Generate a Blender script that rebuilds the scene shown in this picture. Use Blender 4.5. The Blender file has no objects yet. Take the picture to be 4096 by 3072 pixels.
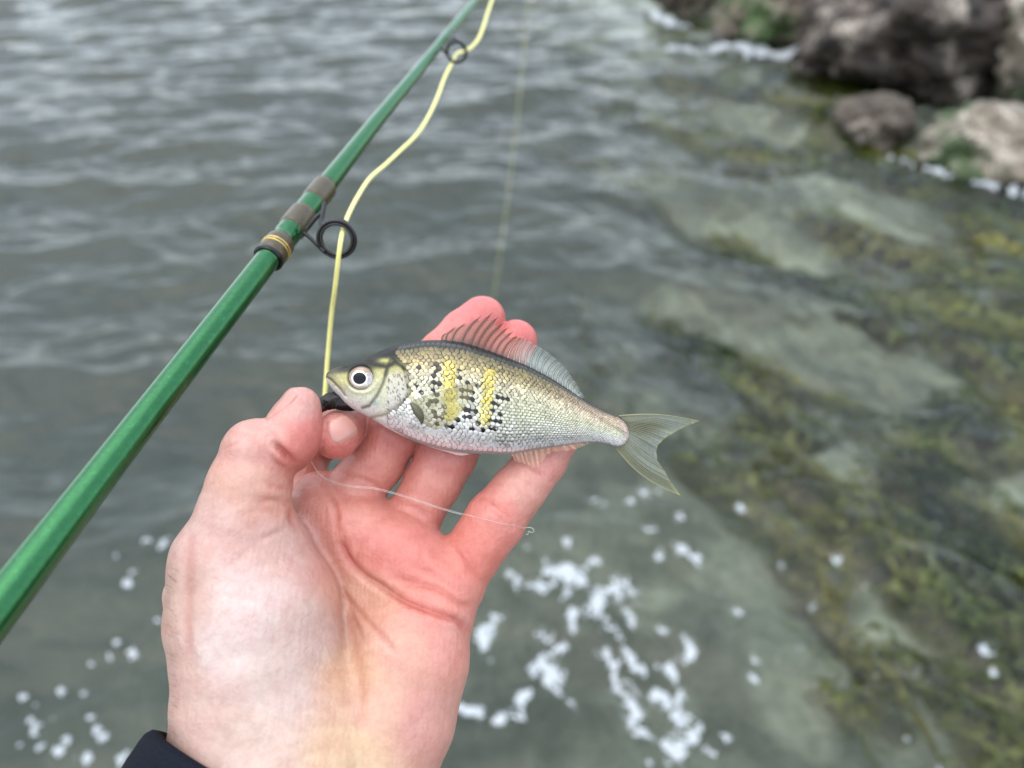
import bpy, math, random
import numpy as np
from mathutils import Vector, Matrix, noise as mnoise
from mathutils.bvhtree import BVHTree

random.seed(7)
RNG = np.random.default_rng(7)
scene = bpy.context.scene
col = scene.collection

# ------------------------------------------------------------------ camera
F, CX, CY = 2840.0, 2048.0, 1536.0            # photograph pixels (4096 x 3072)
CAM_H, PITCH = 1.5, math.radians(38)
CAM = np.array([0.0, 0.0, CAM_H])
RIGHT = np.array([1.0, 0.0, 0.0])
FWD = np.array([0.0, math.cos(PITCH), -math.sin(PITCH)])
UP = np.array([0.0, math.sin(PITCH), math.cos(PITCH)])
cam_data = bpy.data.cameras.new('camera')
cam_data.sensor_width = 36.0
cam_data.lens = 36.0 * F / 4096.0
cam_data.clip_start = 0.01
cam_data.clip_end = 3000.0
cam_data.dof.use_dof = True
cam_data.dof.focus_distance = 0.208
cam_data.dof.aperture_fstop = 7.4
cam = bpy.data.objects.new('camera', cam_data)
col.objects.link(cam)
cam.location = (0, 0, CAM_H)
cam.rotation_euler = (math.pi / 2 - PITCH, 0, 0)
scene.camera = cam

# ------------------------------------------------------------------ light
SUN_EL, SUN_AZ = math.radians(78), math.radians(-100)      # azimuth from +Y towards +X
world = bpy.data.worlds.new('World')
scene.world = world
world.use_nodes = True
wn = world.node_tree.nodes
wl = world.node_tree.links
wn.clear()
w_out = wn.new('ShaderNodeOutputWorld')
w_bg = wn.new('ShaderNodeBackground')
w_sky = wn.new('ShaderNodeTexSky')
w_sky.sky_type = 'NISHITA'
w_sky.sun_disc = False
w_sky.sun_elevation = SUN_EL
w_sky.sun_rotation = SUN_AZ
w_sky.dust_density = 2.0
w_hsv = wn.new('ShaderNodeHueSaturation')                 # overcast: the blue is veiled
w_hsv.inputs['Saturation'].default_value = 0.75
w_bg.inputs['Strength'].default_value = 0.15
wl.new(w_sky.outputs[0], w_hsv.inputs['Color'])
w_gam = wn.new('ShaderNodeGamma')                         # cloud evens out the sky
w_gam.inputs['Gamma'].default_value = 0.5
w_mul = wn.new('ShaderNodeVectorMath')
w_mul.operation = 'SCALE'
w_mul.inputs['Scale'].default_value = 4.0
wl.new(w_hsv.outputs[0], w_gam.inputs['Color'])
wl.new(w_gam.outputs[0], w_mul.inputs[0])
wl.new(w_mul.outputs[0], w_bg.inputs['Color'])
wl.new(w_bg.outputs[0], w_out.inputs['Surface'])
sun_data = bpy.data.lights.new('sun', 'SUN')
sun_data.energy = 0.7
sun_data.angle = math.radians(75)
sun_data.color = (1.0, 0.99, 0.975)
sun = bpy.data.objects.new('sun', sun_data)
col.objects.link(sun)
sdir = Vector((math.sin(SUN_AZ) * math.cos(SUN_EL), math.cos(SUN_AZ) * math.cos(SUN_EL), math.sin(SUN_EL)))
sun.rotation_euler = sdir.to_track_quat('Z', 'Y').to_euler()
sun.location = (0, 0, 6)
scene.view_settings.view_transform = 'Standard'
scene.view_settings.look = 'None'
scene.view_settings.gamma = 1.0
scene.view_settings.exposure = 0.88
scene.render.engine = 'CYCLES'
scene.cycles.use_denoising = True
scene.cycles.transparent_max_bounces = 24
scene.cycles.max_bounces = 8


# ------------------------------------------------------------------ helpers
def cam_pts(px, py, z):
    px, py, z = np.broadcast_arrays(np.asarray(px, float), np.asarray(py, float), np.asarray(z, float))
    return np.stack([(px - CX) / F * z, (py - CY) / F * z, z], -1)      # x right, y down, z ahead


def to_world(c):
    c = np.asarray(c, float)
    return CAM + c[..., 0:1] * RIGHT - c[..., 1:2] * UP + c[..., 2:3] * FWD


def W(px, py, z):
    return to_world(cam_pts(px, py, z))


def to_px(c):
    return c[..., 0] / c[..., 2] * F + CX, c[..., 1] / c[..., 2] * F + CY


def ground(px, py, h=0.0):
    """where the line of sight through a photo pixel meets the height h"""
    px, py = np.broadcast_arrays(np.asarray(px, float), np.asarray(py, float))
    d = ((px - CX) / F)[..., None] * RIGHT - ((py - CY) / F)[..., None] * UP + FWD
    t = (h - CAM_H) / d[..., 2:3]
    return CAM + d * t


def lin(rgb):
    c = np.asarray(rgb, float) / 255.0
    return np.where(c <= 0.04045, c / 12.92, ((c + 0.055) / 1.055) ** 2.4)


def smooth(a, lo, hi):
    t = np.clip((a - lo) / (hi - lo), 0, 1)
    return t * t * (3 - 2 * t)


def hash2(ix, iy, seed):
    h = (ix.astype(np.int64) * 374761393 + iy.astype(np.int64) * 668265263 + seed * 1442695041) & 0xFFFFFFFF
    h = ((h ^ (h >> 13)) * 1274126177) & 0xFFFFFFFF
    h = h ^ (h >> 16)
    return (h & 0xFFFF) / 65535.0


def vnoise(x, y, seed=0):
    x, y = np.broadcast_arrays(np.asarray(x, float), np.asarray(y, float))
    ix, iy = np.floor(x), np.floor(y)
    fx, fy = x - ix, y - iy
    fx, fy = fx * fx * (3 - 2 * fx), fy * fy * (3 - 2 * fy)
    a, b = hash2(ix, iy, seed), hash2(ix + 1, iy, seed)
    c, d = hash2(ix, iy + 1, seed), hash2(ix + 1, iy + 1, seed)
    return (a * (1 - fx) + b * fx) * (1 - fy) + (c * (1 - fx) + d * fx) * fy


def fbm(x, y, octaves=4, seed=0):
    s, amp, tot, f = 0, 1.0, 0, 1.0
    for o in range(octaves):
        s = s + amp * vnoise(np.asarray(x) * f, np.asarray(y) * f, seed + o)
        tot += amp
        amp *= 0.5
        f *= 2.03
    return s / tot


def polydist(x, y, pts):
    """distance to a polyline and position along it 0..1"""
    best = np.full(np.shape(x), 1e9)
    pts = np.asarray(pts, float)
    if len(pts) == 1:
        return np.hypot(x - pts[0, 0], y - pts[0, 1])
    for (ax, ay), (bx, by) in zip(pts[:-1], pts[1:]):
        dx, dy = bx - ax, by - ay
        t = np.clip(((x - ax) * dx + (y - ay) * dy) / (dx * dx + dy * dy + 1e-12), 0, 1)
        best = np.minimum(best, np.hypot(x - ax - t * dx, y - ay - t * dy))
    return best


def catmull(pts, n=10):
    P = np.asarray(pts, float)
    P = np.vstack([2 * P[0] - P[1], P, 2 * P[-1] - P[-2]])
    out = []
    for i in range(1, len(P) - 2):
        t = np.linspace(0, 1, n, endpoint=False)[:, None]
        p0, p1, p2, p3 = P[i - 1], P[i], P[i + 1], P[i + 2]
        out.append(0.5 * (2 * p1 + (p2 - p0) * t + (2 * p0 - 5 * p1 + 4 * p2 - p3) * t ** 2 + (3 * p1 - p0 - 3 * p2 + p3) * t ** 3))
    out.append(P[-2][None])
    return np.vstack(out)


def add_mesh(name, verts, faces, mat=None, parent=None, shade=True, color=None, floats=None):
    me = bpy.data.meshes.new(name)
    verts = np.asarray(verts, float)
    if isinstance(faces, np.ndarray) and faces.ndim == 2:
        n, k = faces.shape
        me.vertices.add(len(verts))
        me.vertices.foreach_set('co', verts.astype(np.float32).ravel())
        me.loops.add(n * k)
        me.loops.foreach_set('vertex_index', faces.astype(np.int32).ravel())
        me.polygons.add(n)
        me.polygons.foreach_set('loop_start', (np.arange(n) * k).astype(np.int32))
        me.update(calc_edges=True)
    else:
        me.from_pydata([tuple(v) for v in verts], [], [tuple(int(i) for i in f) for f in faces])
    if color is not None:
        at = me.color_attributes.new('Col', 'FLOAT_COLOR', 'POINT')
        c = np.ones((len(verts), 4), np.float32)
        c[:, :3] = color
        at.data.foreach_set('color', c.ravel())
    if floats:
        for k, v in floats.items():
            at = me.attributes.new(k, 'FLOAT', 'POINT')
            at.data.foreach_set('value', np.asarray(v, np.float32).ravel())
    if shade:
        me.polygons.foreach_set('use_smooth', np.ones(len(me.polygons), bool))
    me.validate()
    me.update()
    o = bpy.data.objects.new(name, me)
    col.objects.link(o)
    if mat:
        me.materials.append(mat)
    if parent:
        o.parent = parent
        o.matrix_parent_inverse = Matrix.Translation(-parent.location)
    return o


def empty(name, loc):
    o = bpy.data.objects.new(name, None)
    col.objects.link(o)
    o.location = tuple(float(v) for v in loc)
    o.empty_display_size = 0.02
    return o


def tag(o, label=None, cat=None, group=None, kind=None):
    for k, v in (('label', label), ('category', cat), ('group', group), ('kind', kind)):
        if v:
            o[k] = v
    return o


def grid_faces(nu, nv, wrap_v=False):
    f = []
    u = np.arange(nu - 1)
    v = np.arange(nv if wrap_v else nv - 1)
    U, V = np.meshgrid(u, v, indexing='ij')
    V2 = (V + 1) % nv
    return np.stack([U * nv + V, (U + 1) * nv + V, (U + 1) * nv + V2, U * nv + V2], -1).reshape(-1, 4)


def tube(pts, radii, n=10, caps=True):
    """tube mesh along world points; returns verts, faces"""
    P = np.asarray(pts, float)
    R = np.broadcast_to(np.asarray(radii, float), (len(P),))
    T = np.gradient(P, axis=0)
    T /= np.linalg.norm(T, axis=1, keepdims=True) + 1e-12
    ref = np.array([0.0, 0.0, 1.0]) if abs(T[0, 2]) < 0.9 else np.array([1.0, 0, 0])
    nrm = np.cross(T[0], ref)
    nrm /= np.linalg.norm(nrm)
    a = np.linspace(0, 2 * np.pi, n, endpoint=False)
    V = []
    for i in range(len(P)):
        nrm = nrm - T[i] * np.dot(nrm, T[i])
        nrm /= np.linalg.norm(nrm)
        b = np.cross(T[i], nrm)
        V.append(P[i] + R[i] * (np.cos(a)[:, None] * nrm + np.sin(a)[:, None] * b))
    V = np.vstack(V)
    Fc = [tuple(r) for r in grid_faces(len(P), n, True)]
    if caps:
        Fc.append(tuple(range(n))[::-1])
        Fc.append(tuple(range(len(V) - n, len(V))))
    return V, Fc


def merge(parts):
    V, Fc, off = [], [], 0
    for v, f in parts:
        V.append(np.asarray(v))
        Fc += [tuple(int(i) + off for i in q) for q in f]
        off += len(v)
    return np.vstack(V), Fc


# ------------------------------------------------------------------ materials
def new_mat(name):
    m = bpy.data.materials.new(name)
    m.use_nodes = True
    nt = m.node_tree
    return m, nt, nt.nodes['Principled BSDF'], nt.nodes['Material Output']


def nd(nt, kind, **kw):
    n = nt.nodes.new(kind)
    for k, v in kw.items():
        if k in n.inputs:
            n.inputs[k].default_value = v
        else:
            setattr(n, k, v)
    return n


def attr_color(nt, name='Col'):
    a = nt.nodes.new('ShaderNodeAttribute')
    a.attribute_name = name
    return a


def ramp(nt, stops, interp='LINEAR'):
    r = nt.nodes.new('ShaderNodeValToRGB')
    r.color_ramp.interpolation = interp
    els = r.color_ramp.elements
    while len(els) < len(stops):
        els.new(0.5)
    for e, (p, c) in zip(els, stops):
        e.position = p
        e.color = (*c, 1) if len(c) == 3 else c
    return r


def bump(nt, height, strength, dist, prev=None):
    b = nt.nodes.new('ShaderNodeBump')
    b.inputs['Strength'].default_value = strength
    b.inputs['Distance'].default_value = dist
    nt.links.new(height, b.inputs['Height'])
    if prev is not None:
        nt.links.new(prev, b.inputs['Normal'])
    return b.outputs[0]


def obj_coord(nt):
    t = nt.nodes.new('ShaderNodeTexCoord')
    return t.outputs['Object']


def noise_tex(nt, scale, detail=4.0, rough=0.55, vec=None, dist=0.0):
    n = nt.nodes.new('ShaderNodeTexNoise')
    n.inputs['Scale'].default_value = scale
    n.inputs['Detail'].default_value = detail
    n.inputs['Roughness'].default_value = rough
    n.inputs['Distortion'].default_value = dist
    nt.links.new(vec if vec is not None else obj_coord(nt), n.inputs['Vector'])
    return n


def mix_col(nt, fac, a, b, mode='MIX'):
    m = nt.nodes.new('ShaderNodeMix')
    m.data_type = 'RGBA'
    m.blend_type = mode
    for sock, v in ((m.inputs[0], fac), (m.inputs[6], a), (m.inputs[7], b)):
        if hasattr(v, 'links'):
            nt.links.new(v, sock)
        elif isinstance(v, (int, float)):
            sock.default_value = v
        else:
            sock.default_value = (*v, 1)
    return m.outputs[2]


def simple_mat(name, rgb, rough=0.5, metal=0.0, coat=0.0, nscale=300.0, var=0.15, bstr=0.1, bdist=0.0002, spec=0.5):
    m, nt, p, o = new_mat(name)
    n = noise_tex(nt, nscale)
    c = np.asarray(rgb, float)
    r = ramp(nt, [(0.25, tuple(np.clip(c * (1 - var), 0, 1))), (0.75, tuple(np.clip(c * (1 + var), 0, 1)))])
    nt.links.new(n.outputs[0], r.inputs[0])
    nt.links.new(r.outputs[0], p.inputs['Base Color'])
    p.inputs['Roughness'].default_value = rough
    p.inputs['Metallic'].default_value = metal
    p.inputs['Coat Weight'].default_value = coat
    p.inputs['Specular IOR Level'].default_value = spec
    if bstr:
        nt.links.new(bump(nt, n.outputs[0], bstr, bdist), p.inputs['Normal'])
    return m


def make_skin():
    m, nt, p, o = new_mat('skin')
    a = attr_color(nt)
    big = noise_tex(nt, 55, 5, 0.6)
    r = ramp(nt, [(0.3, (0.95, 0.88, 0.87)), (0.7, (1.06, 1.06, 1.06))])
    nt.links.new(big.outputs[0], r.inputs[0])
    base = mix_col(nt, 1.0, a.outputs['Color'], r.outputs[0], 'MULTIPLY')
    fine = noise_tex(nt, 420, 3, 0.6)
    r2 = ramp(nt, [(0.35, (0.93, 0.89, 0.88)), (0.6, (1.02, 1.02, 1.02))])
    nt.links.new(fine.outputs[0], r2.inputs[0])
    base = mix_col(nt, 1.0, base, r2.outputs[0], 'MULTIPLY')
    nt.links.new(base, p.inputs['Base Color'])
    p.inputs['Roughness'].default_value = 0.44
    p.inputs['Specular IOR Level'].default_value = 0.42
    p.inputs['Coat Weight'].default_value = 0.10
    p.inputs['Coat Roughness'].default_value = 0.22
    p.inputs['Subsurface Weight'].default_value = 0.22
    p.inputs['Subsurface Radius'].default_value = (1.0, 0.35, 0.2)
    p.inputs['Subsurface Scale'].default_value = 0.003
    # relief: fine wrinkles, papillary ridges, soft lumps
    wv = nt.nodes.new('ShaderNodeTexWave')
    wv.inputs['Scale'].default_value = 210
    wv.inputs['Distortion'].default_value = 9.0
    wv.inputs['Detail'].default_value = 1.0
    wv.inputs['Detail Scale'].default_value = 0.25
    nt.links.new(obj_coord(nt), wv.inputs['Vector'])
    vor = nd(nt, 'ShaderNodeTexVoronoi', Scale=950.0)
    nt.links.new(obj_coord(nt), vor.inputs['Vector'])
    n1 = bump(nt, wv.outputs['Fac'], 0.18, 0.00016)
    n2 = bump(nt, vor.outputs['Distance'], 0.35, 0.0002, n1)
    wob = noise_tex(nt, 90, 3, 0.6)
    wadd = nt.nodes.new('ShaderNodeVectorMath')
    wadd.operation = 'MULTIPLY_ADD'
    nt.links.new(wob.outputs['Color'], wadd.inputs[0])
    wadd.inputs[1].default_value = (0.012, 0.012, 0.012)
    nt.links.new(obj_coord(nt), wadd.inputs[2])
    net = nt.nodes.new('ShaderNodeTexVoronoi')
    net.feature = 'DISTANCE_TO_EDGE'
    net.inputs['Scale'].default_value = 330
    nt.links.new(wadd.outputs[0], net.inputs['Vector'])
    rn = ramp(nt, [(0.0, (0, 0, 0)), (0.10, (1, 1, 1))])
    nt.links.new(net.outputs['Distance'], rn.inputs[0])
    n2 = bump(nt, rn.outputs[0], 0.13, 0.0002, n2)
    rn2 = ramp(nt, [(0.0, (0.90, 0.80, 0.79)), (0.09, (1, 1, 1))])
    nt.links.new(net.outputs['Distance'], rn2.inputs[0])
    base = mix_col(nt, 0.22, base, rn2.outputs[0], 'MULTIPLY')
    nt.links.new(base, p.inputs['Base Color'])
    n3 = bump(nt, big.outputs[0], 0.15, 0.0008, n2)
    n4 = bump(nt, noise_tex(nt, 190, 5, 0.7, dist=0.6).outputs[0], 0.5, 0.0007, n3)
    nt.links.new(n4, p.inputs['Normal'])
    return m


def make_vcol(name, rough=0.4, metal=0.0, coat=0.0, sss=0.0, spec=0.5, bscale=900, bstr=0.15, bdist=0.0001, coat_rough=0.1, var=0.0):
    m, nt, p, o = new_mat(name)
    a = attr_color(nt)
    n = noise_tex(nt, bscale, 3)
    src = a.outputs['Color']
    if var:
        r = ramp(nt, [(0.3, (1 - var,) * 3), (0.7, (1 + var * 0.5,) * 3)])
        nt.links.new(n.outputs[0], r.inputs[0])
        src = mix_col(nt, 1.0, src, r.outputs[0], 'MULTIPLY')
    nt.links.new(src, p.inputs['Base Color'])
    p.inputs['Roughness'].default_value = rough
    p.inputs['Metallic'].default_value = metal
    p.inputs['Coat Weight'].default_value = coat
    p.inputs['Coat Roughness'].default_value = coat_rough
    p.inputs['Specular IOR Level'].default_value = spec
    p.inputs['Subsurface Weight'].default_value = sss
    p.inputs['Subsurface Scale'].default_value = 0.002
    nt.links.new(bump(nt, n.outputs[0], bstr, bdist), p.inputs['Normal'])
    return m


def make_fin(name):
    m, nt, p, o = new_mat(name)
    a = attr_color(nt)
    nt.links.new(a.outputs['Color'], p.inputs['Base Color'])
    p.inputs['Roughness'].default_value = 0.3
    p.inputs['Specular IOR Level'].default_value = 0.6
    tr = nt.nodes.new('ShaderNodeBsdfTransparent')
    tint = mix_col(nt, 0.75, a.outputs['Color'], (1, 1, 1))
    nt.links.new(tint, tr.inputs[0])
    al = attr_color(nt, 'alpha')
    n = noise_tex(nt, 1500, 2)
    mt = nd(nt, 'ShaderNodeMath', operation='MULTIPLY_ADD')
    nt.links.new(n.outputs[0], mt.inputs[0])
    mt.inputs[1].default_value = 0.3
    nt.links.new(al.outputs['Fac'], mt.inputs[2])
    sub = nd(nt, 'ShaderNodeMath', operation='SUBTRACT', use_clamp=True)
    nt.links.new(mt.outputs[0], sub.inputs[0])
    sub.inputs[1].default_value = 0.15
    mx = nt.nodes.new('ShaderNodeMixShader')
    nt.links.new(sub.outputs[0], mx.inputs[0])
    nt.links.new(tr.outputs[0], mx.inputs[1])
    nt.links.new(p.outputs[0], mx.inputs[2])
    nt.links.new(mx.outputs[0], o.inputs['Surface'])
    nt.links.new(bump(nt, n.outputs[0], 0.2, 0.0001), p.inputs['Normal'])
    return m


def make_water():
    m, nt, p, o = new_mat('water')
    nt.nodes.remove(p)
    clar = attr_color(nt, 'clarity')
    # turbid body of the water
    dif = nt.nodes.new('ShaderNodeBsdfDiffuse')
    n = noise_tex(nt, 0.9, 4)
    r = ramp(nt, [(0.3, tuple(lin((45, 53, 48)))), (0.7, tuple(lin((52, 59, 50))))])
    nt.links.new(n.outputs[0], r.inputs[0])
    nt.links.new(r.outputs[0], dif.inputs[0])
    tr = nt.nodes.new('ShaderNodeBsdfRefraction')
    tr.inputs['IOR'].default_value = 1.33
    tr.inputs['Roughness'].default_value = 0.0
    tr.inputs[0].default_value = (0.88, 0.92, 0.86, 1)
    mx = nt.nodes.new('ShaderNodeMixShader')
    nt.links.new(clar.outputs['Fac'], mx.inputs[0])
    nt.links.new(dif.outputs[0], mx.inputs[1])
    nt.links.new(tr.outputs[0], mx.inputs[2])
    gl = nt.nodes.new('ShaderNodeBsdfGlossy')
    gl.inputs['Roughness'].default_value = 0.06
    fr = nt.nodes.new('ShaderNodeFresnel')
    fr.inputs['IOR'].default_value = 1.34
    mx2 = nt.nodes.new('ShaderNodeMixShader')
    nt.links.new(fr.outputs[0], mx2.inputs[0])
    nt.links.new(mx.outputs[0], mx2.inputs[1])
    nt.links.new(gl.outputs[0], mx2.inputs[2])
    nt.links.new(mx2.outputs[0], o.inputs['Surface'])
    b = bump(nt, noise_tex(nt, 30, 3, 0.55).outputs[0], 0.30, 0.006)
    nt.links.new(b, gl.inputs['Normal'])
    nt.links.new(b, fr.inputs['Normal'])
    nt.links.new(b, tr.inputs['Normal'])
    return m


def make_rock(name, dark, mid, pale, green, pale_amt, green_amt):
    m, nt, p, o = new_mat(name)
    n1 = noise_tex(nt, 7, 8, 0.65)
    r1 = ramp(nt, [(0.32, dark), (0.55, mid), (0.72, tuple(np.asarray(mid) * 1.3))])
    nt.links.new(n1.outputs[0], r1.inputs[0])
    n2 = noise_tex(nt, 2.6, 6, 0.6, dist=0.5)
    r2 = ramp(nt, [(1 - pale_amt - 0.06, (0, 0, 0)), (1 - pale_amt + 0.06, (1, 1, 1))])
    nt.links.new(n2.outputs[0], r2.inputs[0])
    vor = nd(nt, 'ShaderNodeTexVoronoi', Scale=38.0)
    nt.links.new(obj_coord(nt), vor.inputs['Vector'])
    rv = ramp(nt, [(0.3, (1, 1, 1)), (0.6, (0.35, 0.35, 0.35))])
    nt.links.new(vor.outputs['Distance'], rv.inputs[0])
    f = mix_col(nt, 1.0, r2.outputs[0], rv.outputs[0], 'MULTIPLY')
    c = mix_col(nt, f, r1.outputs[0], pale)
    n3 = noise_tex(nt, 2.3, 6, 0.6)
    r3 = ramp(nt, [(1 - green_amt - 0.05, (0, 0, 0)), (1 - green_amt + 0.05, (1, 1, 1))])
    nt.links.new(n3.outputs[0], r3.inputs[0])
    c = mix_col(nt, r3.outputs[0], c, green)
    nt.links.new(c, p.inputs['Base Color'])
    p.inputs['Roughness'].default_value = 0.75
    b1 = bump(nt, n1.outputs[0], 0.6, 0.04)
    b2 = bump(nt, vor.outputs['Distance'], 0.4, 0.01, b1)
    nt.links.new(b2, p.inputs['Normal'])
    return m


M = {}
M['skin'] = make_skin()
M['nail'] = make_vcol('nail', rough=0.28, sss=0.2, coat=0.25, bscale=500, bstr=0.06)
M['fish_skin'] = make_vcol('fish_skin', rough=0.36, metal=0.15, coat=0.03, spec=0.25, bscale=1600, bstr=0.25, var=0.22)
M['fish_scale'] = make_vcol('fish_scale', rough=0.24, metal=0.42, coat=0.3, bscale=2600, bstr=0.3, var=0.18)
M['fin'] = make_fin('fin')
M['fin_ray'] = make_vcol('fin_ray', rough=0.35, coat=0.2)
M['eye'] = make_vcol('eye', rough=0.2, metal=0.25, coat=1.0, coat_rough=0.03)
M['pupil'] = simple_mat('pupil', (0.002, 0.002, 0.003), 0.2, coat=0.0, bstr=0, spec=0.25)
M['water'] = make_water()
M['foam'] = simple_mat('foam', (0.36, 0.39, 0.40), 0.7, nscale=120, var=0.1, bstr=0.5, bdist=0.003)
M['sleeve'] = simple_mat('navy_fabric', (0.007, 0.009, 0.015), 0.9, nscale=1800, var=0.5, bstr=0.6, bdist=0.0004, spec=0.12)
M['lure'] = simple_mat('black_rubber', (0.006, 0.004, 0.004), 0.28, nscale=900, var=0.5, bstr=0.5, bdist=0.0004, spec=0.3)
M['guide_metal'] = simple_mat('black_metal', (0.003, 0.003, 0.004), 0.32, metal=0.0, coat=0.0, bstr=0, spec=0.35)
M['guide_ring'] = simple_mat('dark_ceramic', (0.006, 0.005, 0.006), 0.25, metal=0.0, coat=0.0, bstr=0, spec=0.5)
M['wrap'] = simple_mat('thread_wrap', (0.045, 0.034, 0.012), 0.36, coat=0.12, nscale=1400, var=0.35, bstr=0.15)
M['gold_thread'] = simple_mat('gold_thread', (0.62, 0.45, 0.12), 0.3, metal=0.6, bstr=0.1)
M['line'] = simple_mat('yellow_line', tuple(lin((226, 222, 140))), 0.4, nscale=500, var=0.06, bstr=0.05)
M['clear_line'] = simple_mat('clear_line', (0.5, 0.46, 0.44), 0.15, bstr=0, spec=0.9)


def make_rod():
    m, nt, p, o = new_mat('green_blank')
    n = noise_tex(nt, 700, 4, 0.75)
    r = ramp(nt, [(0.3, (0.006, 0.085, 0.022)), (0.6, (0.010, 0.115, 0.032)), (0.78, (0.03, 0.20, 0.07))])
    nt.links.new(n.outputs[0], r.inputs[0])
    nt.links.new(r.outputs[0], p.inputs['Base Color'])
    p.inputs['Metallic'].default_value = 0.8
    p.inputs['Roughness'].default_value = 0.26
    p.inputs['Coat Weight'].default_value = 0.45
    p.inputs['Coat Roughness'].default_value = 0.16
    n2 = noise_tex(nt, 900, 3, 0.7)
    nt.links.new(bump(nt, n2.outputs[0], 0.12, 0.0002), p.inputs['Normal'])
    return m


M['rod'] = make_rod()

# ================================================================== setting
# wave field: short wind ripples over a small chop, running towards the rocks
WAVES = []
wr = np.random.default_rng(3)
for i in range(60):
    lam = 0.05 * (1.1 / 0.05) ** (i / 59.0)
    fam = i % 2                                   # open water chop / swash turning towards the rocks
    ang = math.radians((-86, -122)[fam]) + wr.normal(0, 0.34)
    amp = 0.0135 * lam ** 0.98 * wr.uniform(0.4, 1.5)
    WAVES.append((2 * math.pi / lam, math.cos(ang), math.sin(ang), amp, wr.uniform(0, 6.28), lam, fam))


def wave_h(x, y):
    d = np.hypot(x, y)
    wx = x + 0.10 * (fbm(x * 1.7, y * 1.7, 2, 51) - 0.5)
    wy = y + 0.10 * (fbm(x * 1.7 + 9, y * 1.7, 2, 53) - 0.5)
    gust = 0.55 + 0.9 * fbm(x * 0.8, y * 0.8, 3, 57)
    h = np.zeros(np.shape(x))
    wr_ = smooth(x - 0.12 * y, -0.5, 0.9)
    for k, cx, cy, a, ph, lam, fam in WAVES:
        s = np.sin(k * (cx * wx + cy * wy) + ph)
        fade = 1 / (1 + (d / (lam * 60)) ** 2)
        h = h + (1.55 * wr_ if fam else 1 - wr_) * a * fade * (s + 0.25 * (s * s - 0.5))
    near = smooth(d, 0.6, 2.4) * 0.42 + 0.58
    return h * gust * near


# shore runs on the right: depth falls away to the left
SHORE = [tuple(ground(px, py)[:2]) for px, py in ((2500, -60), (3050, 190), (3500, 370), (3800, 700), (4250, 1000), (4600, 1700), (4700, 3000))]
SH = np.array(SHORE)


def shore_dist(x, y):
    return polydist(x, y, SH)


def depth_at(x, y):
    d = shore_dist(x, y)
    return 0.12 + 0.10 * d + 0.30 * smooth(d, 1.5, 3.4) + 0.08 * (fbm(x * 2.1, y * 2.1, 3, 11) - 0.5)


WEED = [([(1040, 290), (1250, 380), (1420, 450)], 18), ([(1120, 80), (1300, 140), (1500, 180), (1800, 260)], 26), ([(1350, 250), (1600, 330), (1850, 380), (2100, 430), (2212, 520)], 62),
        ([(1560, 520), (1700, 600), (1850, 660), (2000, 700), (2150, 720)], 32), ([(1420, 690), (1520, 760), (1620, 850), (1740, 930)], 34), ([(1580, 760), (1700, 830), (1850, 900)], 20),
        ([(1480, 960), (1560, 1040), (1650, 1130), (1780, 1230)], 22), ([(1650, 970), (1780, 1080), (1900, 1170), (2000, 1260), (2080, 1350), (2150, 1480), (2212, 1640)], 52),
        ([(1760, 1240), (1790, 1350), (1870, 1450), (1960, 1540)], 26), ([(2050, 870), (2120, 920), (2212, 1000)], 28), ([(2080, 1120), (2160, 1150), (2230, 1180)], 34),
        ([(1900, 1420), (2050, 1480), (2150, 1600)], 32), ([(1250, 680), (1262, 780)], 11), ([(1300, 860), (1400, 920)], 12), ([(1820, 1500), (1850, 1560)], 13), ([(1800, 480), (1960, 560), (2150, 640)], 22)]
WEED_G = []
for pts_, w_ in WEED:
    g_ = ground([p[0] * 1.8517 for p in pts_], [p[1] * 1.8517 for p in pts_], -0.10)
    m_ = g_.mean(0)
    WEED_G.append((g_[:, :2], w_ * 1.8517 * np.linalg.norm(m_ - CAM) / F * 1.15))


def weed_amount(x, y):
    """1 in the middle of a bed of weed, 0 at its ragged edge"""
    best = np.full(np.shape(x), -3.0)
    for g, w in WEED_G:
        best = np.maximum(best, 1 - polydist(x, y, g) / w)
    best = np.maximum(best, 0.30 - shore_dist(x, y) / 1.2)
    ca, sa = math.cos(math.radians(-50)), math.sin(math.radians(-50))
    u, v = ca * x + sa * y, -sa * x + ca * y
    return best + 1.5 * (fbm(u * 7.0, v * 3.0, 4, 21) - 0.5)


def build_water():
    nx = 680
    ys = np.concatenate([np.linspace(-2.0, 0.36, 12), 0.4 + 0.5 * (np.exp(np.linspace(0, 1, 860) * math.log(24.0)) - 1), 11.9 * np.exp(np.linspace(0.01, 1, 60) * math.log(1500 / 11.9))])
    ny = len(ys)
    s = np.linspace(-1, 1, nx)
    X = s[None, :] * (1.5 + 0.86 * np.maximum(ys, 0))[:, None]
    Y = np.repeat(ys[:, None], nx, 1)
    Z = wave_h(X, Y)
    dep = depth_at(X, Y)
    clarity = 0.86 * np.exp(-np.maximum(dep - 0.16, 0) * 4.2)
    clarity = np.maximum(clarity, 0.96 * smooth(weed_amount(X, Y), -1.0, -0.1) * (1 - smooth(shore_dist(X, Y), 2.2, 3.6)))
    clarity = np.where(np.hypot(X, Y) > 12, 0.0, clarity)
    V = np.stack([X, Y, Z], -1).reshape(-1, 3)
    fc = grid_faces(ny, nx)[:, ::-1]
    o = add_mesh('water', V, fc, M['water'], floats={'clarity': clarity.ravel()})
    tag(o, kind='structure')


build_water()


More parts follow.
